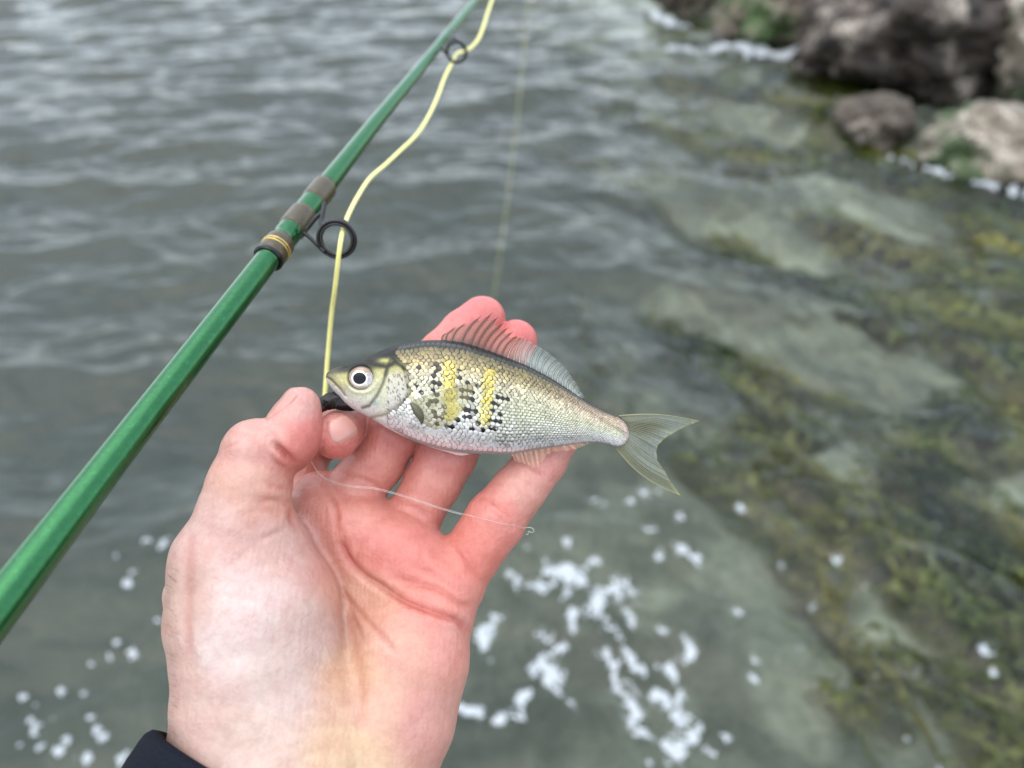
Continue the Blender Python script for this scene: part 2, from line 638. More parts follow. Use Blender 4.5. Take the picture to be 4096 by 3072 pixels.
def build_seabed():
    ny, nx = 420, 360
    ys = np.linspace(-2.0, 14, ny) if False else -2.0 + 2.4 * np.linspace(0, 1, ny) + 12 * np.linspace(0, 1, ny) ** 2.5
    s = np.linspace(-1, 1, nx)
    X = s[None, :] * (2.2 + 1.0 * np.maximum(ys, 0))[:, None]
    Y = np.repeat(ys[:, None], nx, 1)
    dep = depth_at(X, Y)
    rocky = np.maximum(fbm(X * 3.1, Y * 3.1, 4, 33) - 0.5, 0) * 0.45
    Z = -dep + np.minimum(rocky, dep * 0.6) - 0.06
    w = weed_amount(X, Y)
    sand = lin((168, 172, 156))
    stone = lin((122, 125, 112))
    olive = lin((92, 98, 36))
    n = smooth(fbm(X * 6, Y * 6, 4, 41), 0.35, 0.65)[..., None]
    c = sand * n + stone * (1 - n)
    k = smooth(w, -0.1, 0.35)[..., None]
    c = c * (1 - k * 0.75) + olive * k * 0.75
    m = make_vcol('seabed', rough=0.9, bscale=30, bstr=0.5, bdist=0.02, var=0.3, spec=0.2)
    o = add_mesh('seabed', np.stack([X, Y, Z], -1).reshape(-1, 3), grid_faces(ny, nx)[:, ::-1], m, color=c.reshape(-1, 3))
    tag(o, kind='structure')


build_seabed()


def build_seaweed():
    r = np.random.default_rng(17)
    V, Fc, C = [], [], []
    n_try = 0
    off = 0
    greens = [lin((36, 54, 22)), lin((72, 86, 28)), lin((96, 106, 32)), lin((108, 112, 36)), lin((122, 116, 44))]
    X = r.uniform(-0.6, 4.6, 200000)
    Y = r.uniform(0.55, 7.5, 200000)
    w = weed_amount(X, Y)
    d = depth_at(X, Y)
    pick = np.where((w > 0.02 + 0.25 * r.random(200000)) & (r.random(200000) < 1.6 / (0.5 + 0.5 * Y)))[0]
    for i in pick[:26000]:
        x, y = X[i], Y[i]
        dep = max(0.06, d[i])
        sz = 0.55 + 0.45 * float(smooth(y, 1.0, 2.6))
        L = r.uniform(0.07, 0.18) * sz
        wd = r.uniform(0.006, 0.016) * sz
        a = math.radians(-50) + r.normal(0, 0.4)
        if r.random() < 0.5:
            a += math.pi
        z0 = -dep + r.uniform(0.05, 0.55) * (dep - 0.04)
        k = 6
        t = np.linspace(0, 1, k)
        bend = r.normal(0, 0.5)
        ang = a + bend * t
        px = x + np.cumsum(np.cos(ang)) * L / k
        py = y + np.cumsum(np.sin(ang)) * L / k
        pz = np.minimum(z0 + 0.05 * np.sin(t * 3 + r.uniform(0, 3)), -0.02)
        ww = wd * np.sqrt(np.clip(1 - (2 * t - 0.9) ** 2 * 0.9, 0.05, 1))
        nx_, ny_ = -np.sin(ang), np.cos(ang)
        tw = r.normal(0, 0.08)
        left = np.stack([px + nx_ * ww, py + ny_ * ww, pz + tw * ww], -1)
        right = np.stack([px - nx_ * ww, py - ny_ * ww, pz - tw * ww], -1)
        V.append(np.stack([left, right], 1).reshape(-1, 3))
        q_ = float(np.clip(fbm(x * 4, y * 4, 3, 87) * 2.3 - 0.65, 0, 0.999)) * 4
        g = (greens[int(q_)] * (1 - q_ % 1) + greens[int(q_) + 1] * (q_ % 1)) * r.uniform(0.86, 1.0)
        C.append(np.repeat(g[None], 2 * k, 0))
        b = off + 2 * np.arange(k - 1)
        Fc.append(np.stack([b, b + 1, b + 3, b + 2], -1))
        off += 2 * k
    m = make_vcol('seaweed', rough=0.5, bscale=60, bstr=0.2, var=0.25)
    o = add_mesh('seaweed', np.vstack(V), np.vstack(Fc), m, color=np.vstack(C))
    tag(o, 'olive green seaweed blades drifting under the water along the rocks', 'seaweed', kind='stuff')


build_seaweed()


# ------------------------------------------------------------------ foam
def crop(pts, x0, y0, s):
    return [(x0 + x / s, y0 + y / s) for x, y in pts]


def build_foam():
    S = 0.9232
    strokes = []           # (points in photo pixels, radius px)

    def R(pts, r):
        strokes.append((crop(pts, 1700, 1900, S), r / S))

    def Lf(pts, r):
        strokes.append((crop(pts, 0, 2000, 1.548), r / 1.548))
    R([(470, 375), (540, 365)], 46); R([(590, 350), (620, 325)], 22); R([(520, 430), (530, 460)], 26)
    R([(310, 370), (360, 400), (420, 410)], 22); R([(620, 490), (655, 435), (740, 400), (760, 440)], 32)
    R([(700, 400), (720, 450)], 34); R([(720, 480), (770, 550)], 18)
    R([(615, 470), (640, 530), (690, 570), (740, 640), (770, 690), (805, 718)], 17)
    R([(275, 525), (215, 570), (205, 620), (235, 680)], 18); R([(430, 580), (480, 620), (440, 700), (470, 740)], 26)
    R([(530, 500), (545, 575)], 17); R([(400, 710), (420, 725)], 17); R([(470, 770), (560, 860)], 12)
    R([(120, 850), (200, 880)], 14); R([(290, 905), (350, 885), (372, 800)], 20)
    R([(690, 710), (720, 780), (770, 860), (790, 930), (870, 975)], 27)
    R([(860, 700), (920, 720), (950, 800), (930, 835), (845, 800)], 19)
    R([(880, 850), (960, 890), (1010, 920), (950, 960), (940, 1035)], 22); R([(955, 620), (980, 670), (950, 700)], 13)
    for x, y, r in ((660, 650, 20), (855, 300, 22), (940, 275, 24), (1000, 310, 20), (820, 190, 20), (800, 50, 18), (870, 60, 16),
                    (620, 80, 17), (370, 270, 13), (1165, 140, 13), (1300, 345, 11), (1160, 500, 13), (1080, 420, 11),
                    (1215, 690, 14), (1205, 750, 12), (1050, 1005, 16), (830, 1050, 18), (890, 1060, 16), (1120, 945, 14),
                    (1430, 470, 9), (1615, 430, 9), (1510, 340, 10), (1630, 270, 10), (1550, 165, 10), (870, 580, 13),
                    (940, 160, 12), (1790, 960, 9), (1910, 1055, 10), (520, 260, 11), (660, 100, 11), (1690, 720, 9),
                    (760, 90, 11), (390, 330, 12), (240, 400, 13), (1380, 630, 9), (2090, 740, 9), (2060, 660, 12)):
        R([(x, y), (x + 5, y + 4)], r)
    for x, y, r in ((935, 285, 20), (1030, 300, 25), (840, 470, 13), (795, 540, 18), (965, 745, 17), (810, 930, 22), (805, 965, 18),
                    (680, 970, 18), (550, 1005, 17), (345, 1110, 15), (350, 1145, 15), (500, 1165, 16), (190, 1240, 14), (315, 1340, 14),
                    (590, 1420, 22), (410, 1490, 22), (350, 1550, 24), (470, 1590, 14), (535, 1590, 18), (240, 1530, 16),
                    (110, 1190, 10), (540, 1330, 14), (715, 880, 14), (735, 385, 12), (120, 1510, 10), (620, 1460, 16)):
        Lf([(x, y), (x + 6, y + 5)], r)
    Lf([(160, 1320), (215, 1380), (210, 1430)], 17); Lf([(775, 1555), (745, 1625)], 18)

    def patch(strokes, x0, x1, y0, y1, step, seed, thick, more=0.0, lump=0.030):
        gx = np.arange(x0, x1, step)
        gy = np.arange(y0, y1, step)
        X, Y = np.meshgrid(gx, gy, indexing='ij')
        mask = np.full(X.shape, -2.5)
        for pts, r in strokes:
            g = ground([p[0] for p in pts], [p[1] for p in pts])[:, :2]
            mid = g.mean(0)
            rad = r * np.linalg.norm(np.array([mid[0], mid[1], -CAM_H])) / F * 1.15
            lo, hi = g.min(0) - rad * 2, g.max(0) + rad * 2
            i0, i1 = np.searchsorted(gx, [lo[0], hi[0]])
            j0, j1 = np.searchsorted(gy, [lo[1], hi[1]])
            if i1 <= i0 or j1 <= j0:
                continue
            xs, yy = X[i0:i1, j0:j1], Y[i0:i1, j0:j1]
            d = polydist(xs, yy, g)
            mask[i0:i1, j0:j1] = np.maximum(mask[i0:i1, j0:j1], 1 - d / rad)
        n = fbm(X / lump, Y / lump, 4, seed)
        holes = fbm(X / lump * 3.7, Y / lump * 3.7, 2, seed + 31)
        mask = mask * 0.9 + (n - 0.58) * 2.6 + (holes - 0.52) * 2.0 + more
        keep = mask > -0.05
        q = keep[:-1, :-1] & keep[1:, :-1] & keep[1:, 1:] & keep[:-1, 1:]
        idx = np.full(X.shape, -1, int)
        used = np.zeros(X.shape, bool)
        used[:-1, :-1] |= q; used[1:, :-1] |= q; used[1:, 1:] |= q; used[:-1, 1:] |= q
        idx[used] = np.arange(used.sum())
        bub = vnoise(X / step / 1.6, Y / step / 1.6, seed + 9)
        Z = wave_h(X, Y) + 0.0005 + thick * np.clip(mask, 0, 0.8) * (0.5 + bub)
        Z = np.where(mask < 0.02, wave_h(X, Y) - 0.002, Z)
        V = np.stack([X, Y, Z], -1)[used]
        I, J = np.where(q)
        Fc = np.stack([idx[I, J], idx[I + 1, J], idx[I + 1, J + 1], idx[I, J + 1]], -1)
        return V, Fc
    V, Fc = patch(strokes, -1.2, 2.2, 0.6, 2.3, 0.0024, 71, 0.005)
    o = add_mesh('sea_foam', V, Fc, M['foam'])
    tag(o, 'white bubbly foam floating in lacy patches on the murky water', 'foam', kind='stuff')
    shore = [([(2950, 190), (3120, 210), (3260, 220)], 26), ([(3240, 200), (3330, 250), (3450, 290), (3480, 310)], 36),
             ([(3400, 300), (3460, 315)], 26), ([(2620, 190), (2800, 200), (2930, 190)], 12), ([(3880, 735), (3960, 775), (4040, 800), (4150, 830)], 26),
             ([(3700, 690), (3800, 730)], 14), ([(2620, 70), (2740, 100)], 16), ([(3550, 620), (3640, 660)], 9)]
    V, Fc = patch(shore, 0.6, 5.6, 3.0, 9.5, 0.012, 83, 0.03, 0.30, 0.12)
    o = add_mesh('shore_foam', V, Fc, M['foam'])
    tag(o, 'white surf foam washing against the foot of the rocks', 'foam', kind='stuff')


build_foam()


# ------------------------------------------------------------------ boulders
def boulder(cx, cy, base_px, w_px, h_px, deep, mat, label, seed, rough=0.22, squash=1.0):
    g = ground(*base_px)
    d = float(np.dot(g - CAM, FWD))
    rx = w_px * d / F / 2
    rz = h_px * d / F / 2 * 1.05
    ry = deep * rx
    c = W(cx, cy, d + ry * 0.55)
    import bmesh
    bm = bmesh.new()
    bmesh.ops.create_icosphere(bm, subdivisions=6, radius=1.0)
    off = Vector((seed * 7.3, seed * 3.1, seed * 1.7))
    for v in bm.verts:
        p = v.co.copy()
        n = mnoise.fractal(p * 1.3 + off, 0.9, 2.1, 5) * rough
        cell = mnoise.voronoi(p * 1.6 + off)[0]
        n += (cell[1] - cell[0]) * 0.35 - 0.12
        n += mnoise.noise(p * 6 + off) * 0.06 + mnoise.noise(p * 13 + off) * 0.04 + mnoise.noise(p * 27 + off) * 0.022
        # planes of a broken block
        q = p * (1 + n)
        v.co = Vector((q.x * rx, q.y * ry, q.z * rz))
    me = bpy.data.meshes.new('boulder')
    bm.to_mesh(me)
    bm.free()
    me.polygons.foreach_set('use_smooth', np.ones(len(me.polygons), bool))
    o = bpy.data.objects.new('boulder', me)
    col.objects.link(o)
    me.materials.append(mat)
    o.location = c
    o.rotation_euler = (0, 0, seed * 0.4)
    tag(o, label, 'boulder', 'boulders along the shore')
    return o


rock_dark = make_rock('dark_rock', (0.005, 0.0035, 0.002), (0.030, 0.020, 0.013), (0.38, 0.33, 0.27), (0.02, 0.03, 0.012), 0.41, 0.22)
rock_pale = make_rock('pale_rock', (0.03, 0.025, 0.018), (0.15, 0.125, 0.09), (0.50, 0.44, 0.36), (0.035, 0.060, 0.018), 0.52, 0.47)
rock_brown = make_rock('brown_rock', (0.02, 0.016, 0.010), (0.075, 0.058, 0.040), (0.34, 0.30, 0.24), (0.05, 0.07, 0.02), 0.40, 0.34)
rock_green = make_rock('algae_rock', (0.02, 0.018, 0.012), (0.13, 0.10, 0.07), (0.45, 0.40, 0.33), (0.048, 0.085, 0.024), 0.42, 0.48)
boulder(3720, 110, (3640, 400), 1180, 650, 0.8, rock_dark, 'large dark brown boulder with pale barnacle patches overhanging the water', 1.0, 0.20)
boulder(4010, 590, (3900, 740), 760, 330, 0.8, rock_pale, 'pale tan boulder draped with green weed, below the dark overhanging boulder', 2.3, 0.16)
boulder(3500, 480, (3500, 560), 420, 190, 0.8, rock_brown, 'low brown rock half under water beside the pale boulder', 3.1, 0.16)
boulder(3060, 40, (3060, 190), 520, 330, 0.7, rock_green, 'brown rock with a bright green algae patch behind the surf foam', 4.2, 0.2)
boulder(2740, -40, (2760, 90), 330, 190, 0.7, rock_brown, 'small brown rock beyond the green algae rock', 5.6, 0.2)
boulder(4290, 190, (4200, 520), 560, 560, 0.8, rock_pale, 'tan boulder standing to the right of the dark boulder, mostly out of view', 6.4, 0.16)

# ================================================================== hand
HV = {}


def build_hand():
    vox = 0.00058
    # chains: (px, py, z, radius px)
    fingers = {
        'thumb': [(1206, 1624, .2030, 74), (1174, 1704, .2022, 96), (1128, 1772, .2015, 106), (1022, 1812, .2010, 134), (1003, 1930, .2010, 162),
                  (975, 2070, .2010, 182), (945, 2230, .2020, 215), (985, 2400, .2045, 285)],
        'thumb_pulp': [(1194, 1690, .2030, 84), (1186, 1765, .2028, 86), (1166, 1812, .2032, 74)],
        'index': [(1347, 1744, .2100, 92), (1364, 1728, .2150, 86), (1388, 1685, .2255, 84), (1372, 1655, .2370, 86), (1300, 1725, .2440, 92), (1205, 1840, .2430, 96),
                  (1215, 1990, .2350, 112)],
        'middle': [(1928, 1276, .2465, 92), (1860, 1335, .2440, 98), (1778, 1418, .2390, 104), (1672, 1570, .2335, 110), (1562, 1737, .2285, 117), (1504, 1850, .2268, 113), (1422, 1960, .2262, 114), (1400, 2060, .2275, 120)],
        'ring': [(2064, 1364, .2460, 84), (2020, 1420, .2440, 91), (1950, 1540, .2400, 101), (1865, 1680, .2335, 108), (1786, 1825, .2285, 118), (1733, 1925, .2268, 112), (1658, 2060, .2262, 112), (1610, 2150, .2265, 120)],
        'pinky': [(2262, 1690, .2275, 72), (2225, 1755, .2255, 85), (2165, 1845, .2235, 100), (2070, 1968, .2195, 108), (1980, 2084, .2178, 121), (1932, 2150, .2178, 115), (1882, 2222, .2178, 118), (1810, 2320, .2185, 126)],
    }
    palm = [
        [(1285, 2030, .2250, 120), (1300, 2200, .2290, 165), (1340, 2500, .2285, 215), (1340, 2800, .2180, 240)],
        [(1425, 2110, .2230, 132), (1460, 2300, .2265, 175), (1470, 2600, .2240, 225), (1430, 2850, .2140, 240)],
        [(1600, 2200, .2205, 138), (1590, 2400, .2210, 180), (1570, 2700, .2130, 225)],
        [(1778, 2345, .2160, 138), (1705, 2480, .2130, 180), (1640, 2640, .2090, 230), (1570, 2850, .2050, 250), (1475, 3080, .2020, 258), (1330, 3400, .2000, 270)],
        [(1285, 2030, .2245, 120), (1425, 2112, .2235, 130), (1602, 2204, .2215, 136), (1775, 2335, .2175, 134)],
        [(1180, 2150, .2210, 120), (1150, 2300, .2190, 180)],
    ]
    thenar = [
        [(985, 2300, .2050, 280), (1025, 2450, .2030, 322), (1040, 2620, .2020, 326), (1060, 2800, .2015, 340), (1070, 3000, .2010, 375), (1075, 3240, .2010, 480), (950, 3650, .2010, 520)],
        [(775, 2380, .2140, 112), (805, 2560, .2130, 112), (850, 2800, .2120, 150)],
        [(1220, 3000, .2040, 400), (1120, 3250, .2020, 460), (950, 3650, .2020, 500)],
    ]
    lo = cam_pts(430, 1150, 0.20) - 0.002
    lo = np.array([-0.122, -0.040, 0.170])
    hi = np.array([0.030, 0.138, 0.258])
    n = np.ceil((hi - lo) / vox).astype(int)
    ax = [lo[i] + vox * np.arange(n[i]) for i in range(3)]

    def chain_field(chains, kx, k=0.0012):
        if len(chains) > 1:
            out = None
            for ch in chains:
                f = chain_field([ch], kx, k)
                out = f if out is None else smin(out, f, kx)
            return out
        Fd = np.full(n, 0.03, np.float32)
        for ch in chains:
            P = np.array([cam_pts(a, b, z) for a, b, z, r in ch])
            R = np.array([r * z / F for a, b, z, r in ch])
            for i in range(len(P) - 1):
                a, b, ra, rb = P[i], P[i + 1], R[i], R[i + 1]
                mn = np.minimum(a - ra, b - rb) - 0.010
                mx = np.maximum(a + ra, b + rb) + 0.010
                i0 = np.clip(((mn - lo) / vox).astype(int), 0, n)
                i1 = np.clip(((mx - lo) / vox).astype(int) + 2, 0, n)
                if np.any(i1 <= i0):
                    continue
                gx = ax[0][i0[0]:i1[0]].astype(np.float32)[:, None, None]
                gy = ax[1][i0[1]:i1[1]].astype(np.float32)[None, :, None]
                gz = ax[2][i0[2]:i1[2]].astype(np.float32)[None, None, :]
                dv = (b - a).astype(np.float32)
                L2 = float(dv @ dv)
                t = ((gx - a[0]) * dv[0] + (gy - a[1]) * dv[1] + (gz - a[2]) * dv[2]) / L2
                t = np.clip(t, 0, 1).astype(np.float32)
                dd = np.sqrt((gx - a[0] - t * dv[0]) ** 2 + (gy - a[1] - t * dv[1]) ** 2 + (gz - a[2] - t * dv[2]) ** 2) - (ra + t * (rb - ra))
                sl = tuple(slice(i0[q], i1[q]) for q in range(3))
                o = Fd[sl]
                h = np.maximum(k - np.abs(o - dd), 0) / k
                Fd[sl] = np.minimum(o, dd) - h * h * k * 0.25
        return Fd

    def smin(a, b, k):
        h = np.maximum(k - np.abs(a - b), 0) / k
        return np.minimum(a, b) - h * h * k * 0.25
    P0 = chain_field(palm, 0.006)
    T0 = chain_field(thenar, 0.008)
    body = smin(P0, T0, 0.0030)
    res = body.copy()
    th = chain_field([fingers['thumb'], fingers['thumb_pulp']], 0.003)
    # thumb joins the thenar softly but only creases against the palm
    res = np.minimum(res, smin(T0, th, 0.007))
    del T0
    for nm, kk in (('index', 0.004), ('middle', 0.0022), ('ring', 0.0022), ('pinky', 0.0032)):
        f = chain_field([fingers[nm]], 0.0022)
        res = smin(res, smin(P0, f, kk), 0.0009)
    res = smin(res, np.minimum(body, 0.03), 0.0008)
    # ---- surface nets
    s = res < 0
    c = [s[i:n[0] - 1 + i, j:n[1] - 1 + j, k:n[2] - 1 + k] for i in (0, 1) for j in (0, 1) for k in (0, 1)]
    cnt = np.zeros(c[0].shape, np.int8)
    for q in c:
        cnt += q
    act = (cnt > 0) & (cnt < 8)
    I, J, K = np.where(act)
    idx = np.full(act.shape, -1, np.int32)
    idx[I, J, K] = np.arange(len(I))
    corners = [(i, j, k) for i in (0, 1) for j in (0, 1) for k in (0, 1)]
    vals = np.stack([res[I + i, J + j, K + k] for i, j, k in corners], -1)
    acc = np.zeros((len(I), 3))
    num = np.zeros(len(I))
    for a in range(8):
        for b in range(a + 1, 8):
            ca, cb = np.array(corners[a]), np.array(corners[b])
            if np.abs(ca - cb).sum() != 1:
                continue
            va, vb = vals[:, a], vals[:, b]
            m = (va < 0) != (vb < 0)
            t = np.where(m, va / np.where(m, va - vb, 1), 0)
            acc += m[:, None] * (ca + t[:, None] * (cb - ca))
            num += m
    V = lo + vox * (np.stack([I, J, K], -1) + acc / num[:, None])
    faces = []
    for axis in range(3):
        sl0 = [slice(1, -1)] * 3
        a = [slice(1, n[q] - 1) for q in range(3)]
        a[axis] = slice(0, n[axis] - 1)
        b = list(a)
        b[axis] = slice(1, n[axis])
        ed = s[tuple(a)] != s[tuple(b)]
        inside_first = s[tuple(a)][ed]
        E = np.array(np.where(ed)).T
        st = np.array([1, 1, 1])
        st[axis] = 0
        E = E + st
        u, w = [(1, 2), (2, 0), (0, 1)][axis]
        du, dw = np.zeros(3, int), np.zeros(3, int)
        du[u], dw[w] = 1, 1
        q = [E - du - dw, E - dw, E, E - du]
        ids = np.stack([idx[x[:, 0], x[:, 1], x[:, 2]] for x in q], -1)
        ids = np.where(inside_first[:, None], ids, ids[:, ::-1])
        faces.append(ids[(ids >= 0).all(1)])
    faces = np.vstack(faces)
    lab = np.arange(len(V))
    for _ in range(400):
        fm = lab[faces].min(1)
        new = lab.copy()
        for k in range(4):
            np.minimum.at(new, faces[:, k], fm)
        new = new[new]
        if (new == lab).all():
            break
        lab = new
    big = np.bincount(lab).argmax()
    keepv = lab == big
    remap = np.cumsum(keepv) - 1
    faces = remap[faces[keepv[faces].all(1)]]
    V = V[keepv]
    # ---- a little relaxation
    nb = np.vstack([faces[:, [0, 1]], faces[:, [1, 2]], faces[:, [2, 3]], faces[:, [3, 0]]])

    def relax(V, lam):
        S = np.zeros_like(V)
        C = np.zeros(len(V))
        for a, b in ((0, 1), (1, 0)):
            for q in range(3):
                S[:, q] += np.bincount(nb[:, a], V[nb[:, b], q], len(V))
            C += np.bincount(nb[:, a], minlength=len(V))
        return V + lam * (S / np.maximum(C, 1)[:, None] - V)
    for _ in range(3):
        V = relax(relax(V, 0.5), -0.52)
    V = relax(relax(V, 0.5), 0.5)

    def normals(V):
        a = V[faces[:, 2]] - V[faces[:, 0]]
        b = V[faces[:, 3]] - V[faces[:, 1]]
        fn = np.cross(a, b)
        N = np.zeros_like(V)
        for k in range(4):
            for q in range(3):
                N[:, q] += np.bincount(faces[:, k], fn[:, q], len(V))
        return N / (np.linalg.norm(N, axis=1, keepdims=True) + 1e-15)
    N = normals(V)
    if (N * (V - V.mean(0))).sum() < 0:
        faces = faces[:, ::-1]
        N = -N
    px, py = to_px(V)
    facing = smooth(-(N * V).sum(1) / np.linalg.norm(V, axis=1), 0.05, 0.4)
    # ---- creases and pads, drawn where the palm shows them
    creases = [
        ([(1085, 1752), (1120, 1792), (1155, 1826), (1192, 1862)], 1.9, 13), ([(1060, 1800), (1110, 1850), (1150, 1880)], .30, 10),
        ([(880, 1800), (920, 1782), (965, 1768)], .35, 8), ([(905, 1742), (960, 1730), (1010, 1738)], .22, 8),
        ([(1040, 1915), (1110, 1950), (1180, 1955)], .35, 14), ([(1020, 2010), (1100, 2000), (1160, 2022)], .45, 14),
        ([(1160, 2020), (1168, 2080), (1190, 2112)], .7, 12), ([(930, 2080), (1030, 2040), (1130, 2050)], .22, 14),
        ([(1361, 2141), (1388, 2222), (1449, 2297), (1517, 2337), (1599, 2392), (1687, 2432), (1775, 2466), (1829, 2487), (1880, 2545)], 1.15, 15),
        ([(1308, 1954), (1345, 2030), (1352, 2111), (1361, 2141)], .6, 12),
        ([(1351, 2324), (1402, 2405), (1483, 2493), (1551, 2568), (1599, 2629)], .5, 11),
        ([(1360, 2330), (1420, 2480), (1470, 2600)], .28, 10), ([(1420, 2640), (1500, 2600), (1560, 2580)], .12, 9),
        ([(1560, 2300), (1653, 2330), (1755, 2358), (1829, 2412), (1900, 2440)], .55, 13), ([(1640, 2260), (1740, 2300), (1850, 2370)], .35, 12),
        ([(1797, 2176), (1851, 2236), (1894, 2296), (1930, 2340)], .6, 11), ([(1830, 2170), (1880, 2230), (1920, 2290)], .3, 9),
        ([(1905, 1985), (1960, 2000), (2020, 2050), (2060, 2100)], .5, 10), ([(1935, 2030), (1990, 2060), (2040, 2110)], .3, 9),
        ([(2100, 1855), (2150, 1885), (2200, 1915)], .45, 10),
        ([(1340, 1878), (1428, 1908), (1510, 1945), (1548, 1975)], .5, 10), ([(1370, 1905), (1450, 1940), (1530, 1985)], .3, 9),
        ([(1565, 2000), (1667, 2032), (1737, 2079)], .55, 11), ([(1560, 2025), (1640, 2055), (1720, 2110)], .35, 10),
        ([(1178, 3008), (1280, 3002), (1381, 2981)], .16, 18), ([(1150, 2860), (1260, 2830), (1340, 2850)], .2, 14),
        ([(1010, 2170), (1090, 2135), (1160, 2105)], .3, 12), ([(860, 2300), (1000, 2200), (1080, 2160)], .16, 16),
        ([(1480, 1740), (1540, 1760), (1620, 1810)], .3, 12), ([(1690, 1850), (1760, 1880), (1850, 1900)], .25, 12),
        ([(1430, 2290), (1430, 2240), (1450, 2180), (1520, 2120)], .2, 10), ([(1700, 2180), (1690, 2240), (1720, 2300)], .2, 12),
        ([(1400, 2450), (1440, 2700), (1440, 2950)], .35, 22),
        ([(770, 2110), (760, 2250), (750, 2450), (760, 2650)], .5, 22),
    ]
    disp = np.zeros(len(V))
    red = np.zeros(len(V))
    for pts, dep, w in creases:
        cpts = catmull(pts, 6) if len(pts) > 2 else np.array(pts, float)
        d = polydist(px, py, cpts)
        e0 = np.hypot(px - cpts[0][0], py - cpts[0][1])
        e1 = np.hypot(px - cpts[-1][0], py - cpts[-1][1])
        Lp = np.hypot(*np.diff(cpts, axis=0).T).sum()
        dep = dep * smooth(np.minimum(e0, e1), -4, min(Lp * 0.42, 70.0))
        g = np.exp(-(d / (w * (0.8 + 0.5 * vnoise(px / 30, py / 30, 3)))) ** 2)
        disp -= g * dep * 1e-3 * facing
        disp += np.exp(-((d - w * 2.3) / (w * 1.3)) ** 2) * dep * 0.22e-3 * facing
        red += np.exp(-(d / (w * 0.8)) ** 2) * dep * 1.35 * facing
    for bx, by, br, bd in ((1200, 1745, 60, .7), (1470, 2140, 75, .9), (1640, 2240, 80, .9), (1790, 2390, 70, .8), (1350, 2050, 60, .6), (1545, 1800, 70, .5),
                           (1800, 2480, 60, .8), (2010, 2060, 60, .5), (1690, 1960, 70, .4), (1480, 2020, 50, .4), (1950, 2200, 60, .4)):
        disp += np.exp(-((px - bx) ** 2 + (py - by) ** 2) / br ** 2) * bd * 1e-3 * facing
    # tendons and veins give the wrist and thumb base their soft waviness
    disp += (fbm(px / 130, py / 130, 2, 61) - 0.5) * 0.0008
    V = V + N * disp[:, None]
    # ---- skin colour, with shade painted in below the fish and behind the thumb
    anchors = [
        (1200, 1640, 226, 172, 160), (1235, 1720, 232, 138, 128), (1190, 1800, 232, 140, 128), (1080, 1740, 230, 172, 158), (980, 1950, 232, 186, 166), (940, 1760, 228, 176, 162),
        (1100, 1980, 236, 178, 158), (850, 2100, 230, 192, 180), (1000, 2400, 234, 210, 202), (900, 2600, 236, 214, 205), (1100, 2750, 228, 204, 192), (1230, 2550, 226, 196, 184),
        (690, 2400, 222, 186, 170), (700, 2700, 224, 188, 174), (1120, 2180, 232, 192, 180), (1000, 2950, 226, 200, 184), (760, 2850, 228, 194, 180),
        (1290, 1960, 234, 160, 142), (1420, 2060, 236, 156, 138), (1520, 2180, 236, 148, 134), (1640, 2230, 236, 146, 132), (1730, 2400, 236, 152, 136), (1470, 2400, 234, 178, 152),
        (1600, 2600, 232, 180, 158), (1820, 2560, 234, 164, 150), (1700, 2900, 230, 172, 158), (1500, 2850, 234, 190, 164), (1420, 3000, 236, 202, 164), (1420, 2700, 234, 192, 158),
        (1500, 1860, 228, 148, 132), (1560, 1740, 216, 128, 116), (1400, 1900, 232, 156, 138), (1920, 1250, 236, 134, 128), (1800, 1350, 232, 146, 136),
        (1720, 1940, 230, 154, 138), (1780, 1820, 224, 140, 128), (2070, 1330, 236, 128, 122), (1990, 1450, 232, 140, 130),
        (1900, 2180, 238, 146, 130), (1990, 2060, 234, 150, 136), (2100, 1960, 232, 170, 154), (2200, 1850, 230, 160, 148), (1340, 1790, 222, 124, 114), (1370, 1700, 226, 146, 132), (1230, 1860, 200, 120, 104),
    ]
    A = np.array(anchors, float)
    wsum = np.zeros(len(V))
    C = np.zeros((len(V), 3))
    AC = lin(A[:, 2:5])
    for (ax_, ay_), cc in zip(A[:, :2], AC):
        w = 1.0 / (((px - ax_) ** 2 + (py - ay_) ** 2) / 90.0 ** 2 + 0.15) ** 2.2
        wsum += w
        C += w[:, None] * cc
    C /= wsum[:, None]
    red = np.clip(red, 0, 1)[:, None]
    C = C * (1 - red * 0.7) + C * np.array([0.78, 0.45, 0.42]) * red * 0.7
    blot = (fbm(px / 55, py / 55, 4, 77) - 0.5)[:, None]
    C = C * (1 + blot * np.array([0.06, 0.20, 0.20]))
    C = np.clip(C * 0.565, 0, 1)
    HV['cam'] = V
    HV['faces'] = faces
    HV['bvh'] = BVHTree.FromPolygons([tuple(v) for v in V], [tuple(f) for f in faces.tolist()])
    root = empty('person', W(1200, 3072, .2))
    tag(root, 'bare left hand with navy sleeve cuff, palm up, cradling a small fish', 'person')
    hand = add_mesh('hand', to_world(V), faces, M['skin'], root, color=C)
    return root, hand


person, hand = build_hand()


